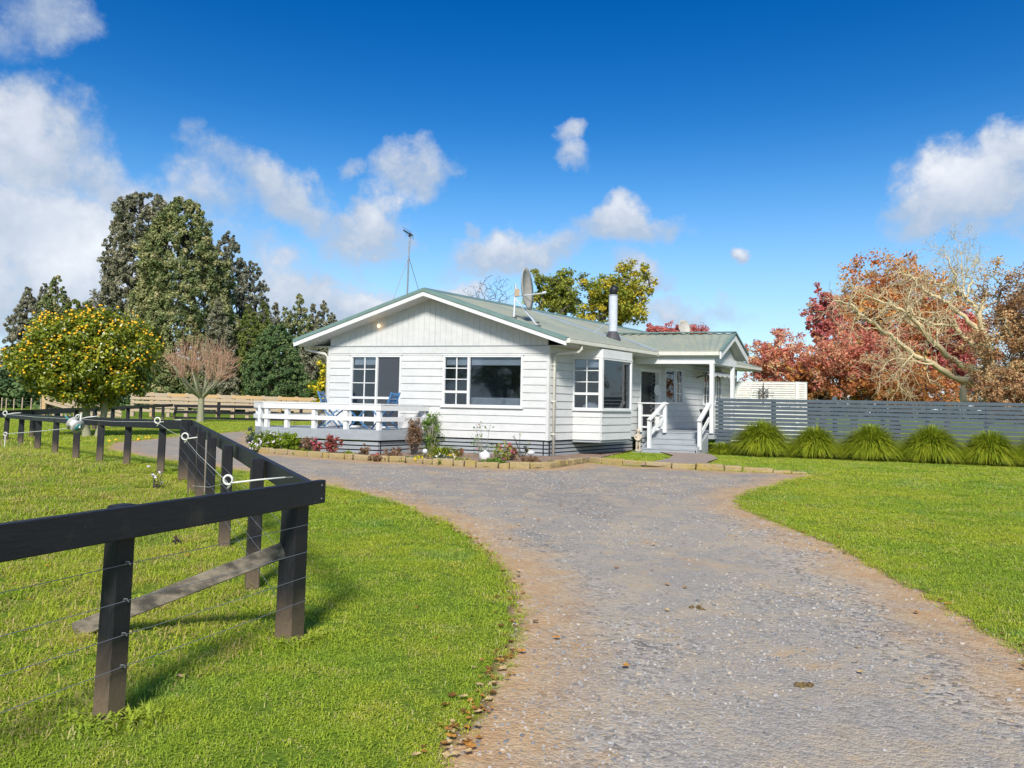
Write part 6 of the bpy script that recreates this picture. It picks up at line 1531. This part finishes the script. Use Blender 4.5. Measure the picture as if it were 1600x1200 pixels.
pad_k = [clump('paddock_clump', 120 + i, 30, .10, .038, .0052, PADD, 1.5, 22) for i in range(4)] + [clump('paddock_clump', 140, 22, .09, .075, .0048, PADD, 1.6, 8)] + [clump('paddock_spread', 124 + i, 60, .18, .045, .008, PADD, 1.5, 40) for i in range(4)] + [clump('paddock_spread', 141, 44, .16, .09, .008, PADD, 1.6, 10)]
grass_field('paddock_grass', 'rougher yellow-green pasture grass inside the black fence', reg_padd, [(0, 5, 210, .85), (5, 9, 120, 1.1), (9, 15, 50, 1.0, 1), (15, 26, 24, 1.4, 1), (26, 50, 6, 2.4, 1)], pad_k, 2)
# longer ragged fringe where turf meets gravel
def fringe(line, seed, dens=16, off=.05, side=0.10):
    rng = np.random.default_rng(seed); X, Y = [], []
    for a, b in zip(line, line[1:]):
        L = (b - a).length
        for _ in range(int(L * dens) + 1):
            q = a.lerp(b, rng.random()); X.append(q.x + rng.normal() * off); Y.append(q.y + rng.normal() * off)
    return np.array(X), np.array(Y)
x1_, y1_ = fringe(DL, 4, 26); x2_, y2_ = fringe(DR, 5, 24); x3_, y3_ = fringe(DF, 6, 14)
x = np.concatenate([x1_, x2_, x3_]); y = np.concatenate([y1_, y2_, y3_]); rng = np.random.default_rng(3)
fk = [clump('fringe_clump', 160 + i, 20, .06, .042, .0045, LAWN, 1.6, 8) for i in range(4)]
gn_scatter('edge_grass', np.stack([x, y, zg_np(x, y)], 1), rng.uniform(0, 6.28, len(x)), rng.uniform(.5, 1.0, len(x)) * (1 + y / 22), rng.integers(0, 4, len(x)), fk, 'ragged grass fringe along the edges of the drive', 'grass')
# grass and weeds round the fence post feet
X, Y = [], []
for b in [cpos, npos] + lp[:6] + [thick]:
    for _ in range(26): a = rng.uniform(0, 6.28); X.append(b.x + math.cos(a) * rng.uniform(.07, .2)); Y.append(b.y + math.sin(a) * rng.uniform(.07, .2))
X = np.array(X); Y = np.array(Y); wk = [clump('weed_clump', 180 + i, 14, .05, .075, .008, LAWN, 1.3, 16) for i in range(3)]
gn_scatter('post_weeds', np.stack([X, Y, zg_np(X, Y)], 1), rng.uniform(0, 6.28, len(X)), rng.uniform(.7, 1.3, len(X)), rng.integers(0, 3, len(X)), wk, 'taller weeds round the feet of the black posts', 'weeds')

# gravel stones
def m_pebble():
    m, n, out = new_mat('gravel_stone'); r = orand(n); p = wpos(n)
    col = n.ramp(r, [(0, (.13, .135, .14)), (.3, (.27, .275, .285)), (.6, (.44, .43, .42)), (.8, (.53, .50, .45)), (.92, (.52, .40, .27)), (1, (.66, .63, .57))])
    col = n.mix(n.math('MULTIPLY', n.noise(p, 90, 4, .6), .5), col, (.2, .19, .18)); principled(n, out, col, .85, bump=n.noise(p, 150, 3, .6), bump_s=.3, dist=.003); return m
PEB = m_pebble(); peb = []
for i in range(6):
    mb = MB().blob(Vector((0, 0, .15)), 1.0, (1.0, .72, .42), 7, .22, 200 + i); o = mb.build('pebble_kind', PEB, None, False, origin=(0, 0, 0)); peb.append(o)
def stones():
    rng = np.random.default_rng(12); XS, YS, SS = [], [], []
    for (r0, r1, dens, s0, s1) in ((0, 5, 900, .004, .013), (5, 9, 480, .006, .016), (9, 15, 150, .008, .020), (0, 8, 18, .012, .022), (4, 14, 5, .014, .024)):
        x, y = scatter_pts(rng, -r1, r1, 1.4, r1, dens); d = np.hypot(x, y); k = (d >= r0) & (d < r1) & visible(x, y); x, y = x[k], y[k]
        k = in_poly(x, y, DRIVE); x, y = x[k], y[k]
        nz = np.array([noise.noise(Vector((a * .7, b * .5, 3.1))) for a, b in zip(x, y)]); k = rng.random(len(x)) < np.clip(.5 + nz * 1.3, .10, 1); x, y = x[k], y[k]
        XS.append(x); YS.append(y); SS.append(s0 + (s1 - s0) * rng.random(len(x)) ** 2.2)
    x, y, s = map(np.concatenate, (XS, YS, SS)); print('stones', len(x))
    gn_scatter('gravel_stones', np.stack([x, y, zg_np(x, y) + .008], 1), rng.uniform(0, 6.28, len(x)), s, rng.integers(0, 6, len(x)), peb, 'loose grey and tan stones lying on the drive', 'gravel')
stones()
# fallen leaves along the left edge of the drive and on the lawn
def fallen():
    m = m_leaf('fallen_leaf', [(0, (.16, .075, .03)), (.4, (.36, .17, .05)), (.75, (.50, .24, .06)), (1, (.55, .40, .20))], .2); ks = []
    for i in range(4):
        rg1 = random.Random(i); n = 9; vs = [(0, 0, .004)] + [(.028 * (1 if k % 2 else .6) * math.cos(k * 6.283 / n) * rg1.uniform(.8, 1.2), .022 * (1 if k % 2 else .6) * math.sin(k * 6.283 / n) * rg1.uniform(.8, 1.2), rg1.uniform(.002, .014)) for k in range(n)]
        me = bpy.data.meshes.new('leaf_kind'); me.from_pydata(vs, [], [(0, 1 + k, 1 + (k + 1) % n) for k in range(n)]); a = me.attributes.new('tone', 'FLOAT', 'POINT'); a.data.foreach_set('value', np.full(n + 1, (.1, .45, .75, 1.0)[i], dtype=np.float32)); me.materials.append(m); o = bpy.data.objects.new('leaf_kind', me); SC.collection.objects.link(o); ks.append(o)
    rng = np.random.default_rng(21); X, Y = [], []
    for a, b in zip(DL, DL[1:]):
        if a.y > 9: break
        near = a.y < 4.6
        for _ in range(int((b - a).length * (60 if near else 16))): q = a.lerp(b, rng.random()); X.append(q.x + rng.normal() * .06 + .03); Y.append(q.y + rng.normal() * .06)
    for a, b in zip(DR, DR[1:]):
        for _ in range(int((b - a).length * 7)): q = a.lerp(b, rng.random()); X.append(q.x + rng.normal() * .06); Y.append(q.y + rng.normal() * .06)
    x = rng.uniform(-4, 12, 420); y = rng.uniform(3, 20, 420); X += list(x); Y += list(y)
    X = np.array(X); Y = np.array(Y); gn_scatter('fallen_leaves', np.stack([X, Y, zg_np(X, Y) + .016 + .01 * rng.random(len(X))], 1), rng.uniform(0, 6.28, len(X)), rng.uniform(.5, 1.2, len(X)), rng.integers(0, 4, len(X)), ks, 'fallen orange and brown leaves along the edges of the drive', 'leaves')
fallen()
# dead weeds and clods in the paddock
for i, (px, py, h, lb) in enumerate(((245, 765, 32, 'tall weed with white seed heads against the black rail post'), (118, 715, 18, 'brown dead weed under the hanging reel'), (55, 700, 16, 'leafless weed at the far left black posts'), (275, 850, 12, 'small brown weed behind the brace'), (320, 770, 30, 'dry brown weed beside the pale stake'))):
    shrub('weed', px, py, h * .4, h * .7, ('olive', 'tan_shrub', 'tan_shrub', 'tan_shrub', 'tan_shrub')[i], lb, 12, 14, .022 if i != 3 else .014, seed=40 + i, flowers=(WPETAL if i == 0 else None), fl_n=6, cat='weed', outer=.3, dy=0)
# two trees standing behind the photographer, mirrored in the front window
for i, (x, y, h) in enumerate(((-33, -27, 7.5), (-45, -30, 9.5))):
    leafy('garden_tree', (x, y, 0), (x, y, h * .4), (x, y, h * .62), (h * .38, h * .38, h * .36), 120, 60, .3, 'green_shrub', ['green tree behind the photographer, mirrored in the front window', 'taller green tree behind the photographer, farther back'][i], .25, BARK, None, 200 + i, .22, .3)
print('objects', len(SC.objects), 'tris', sum(len(o.data.polygons) for o in SC.objects if o.type == 'MESH'))
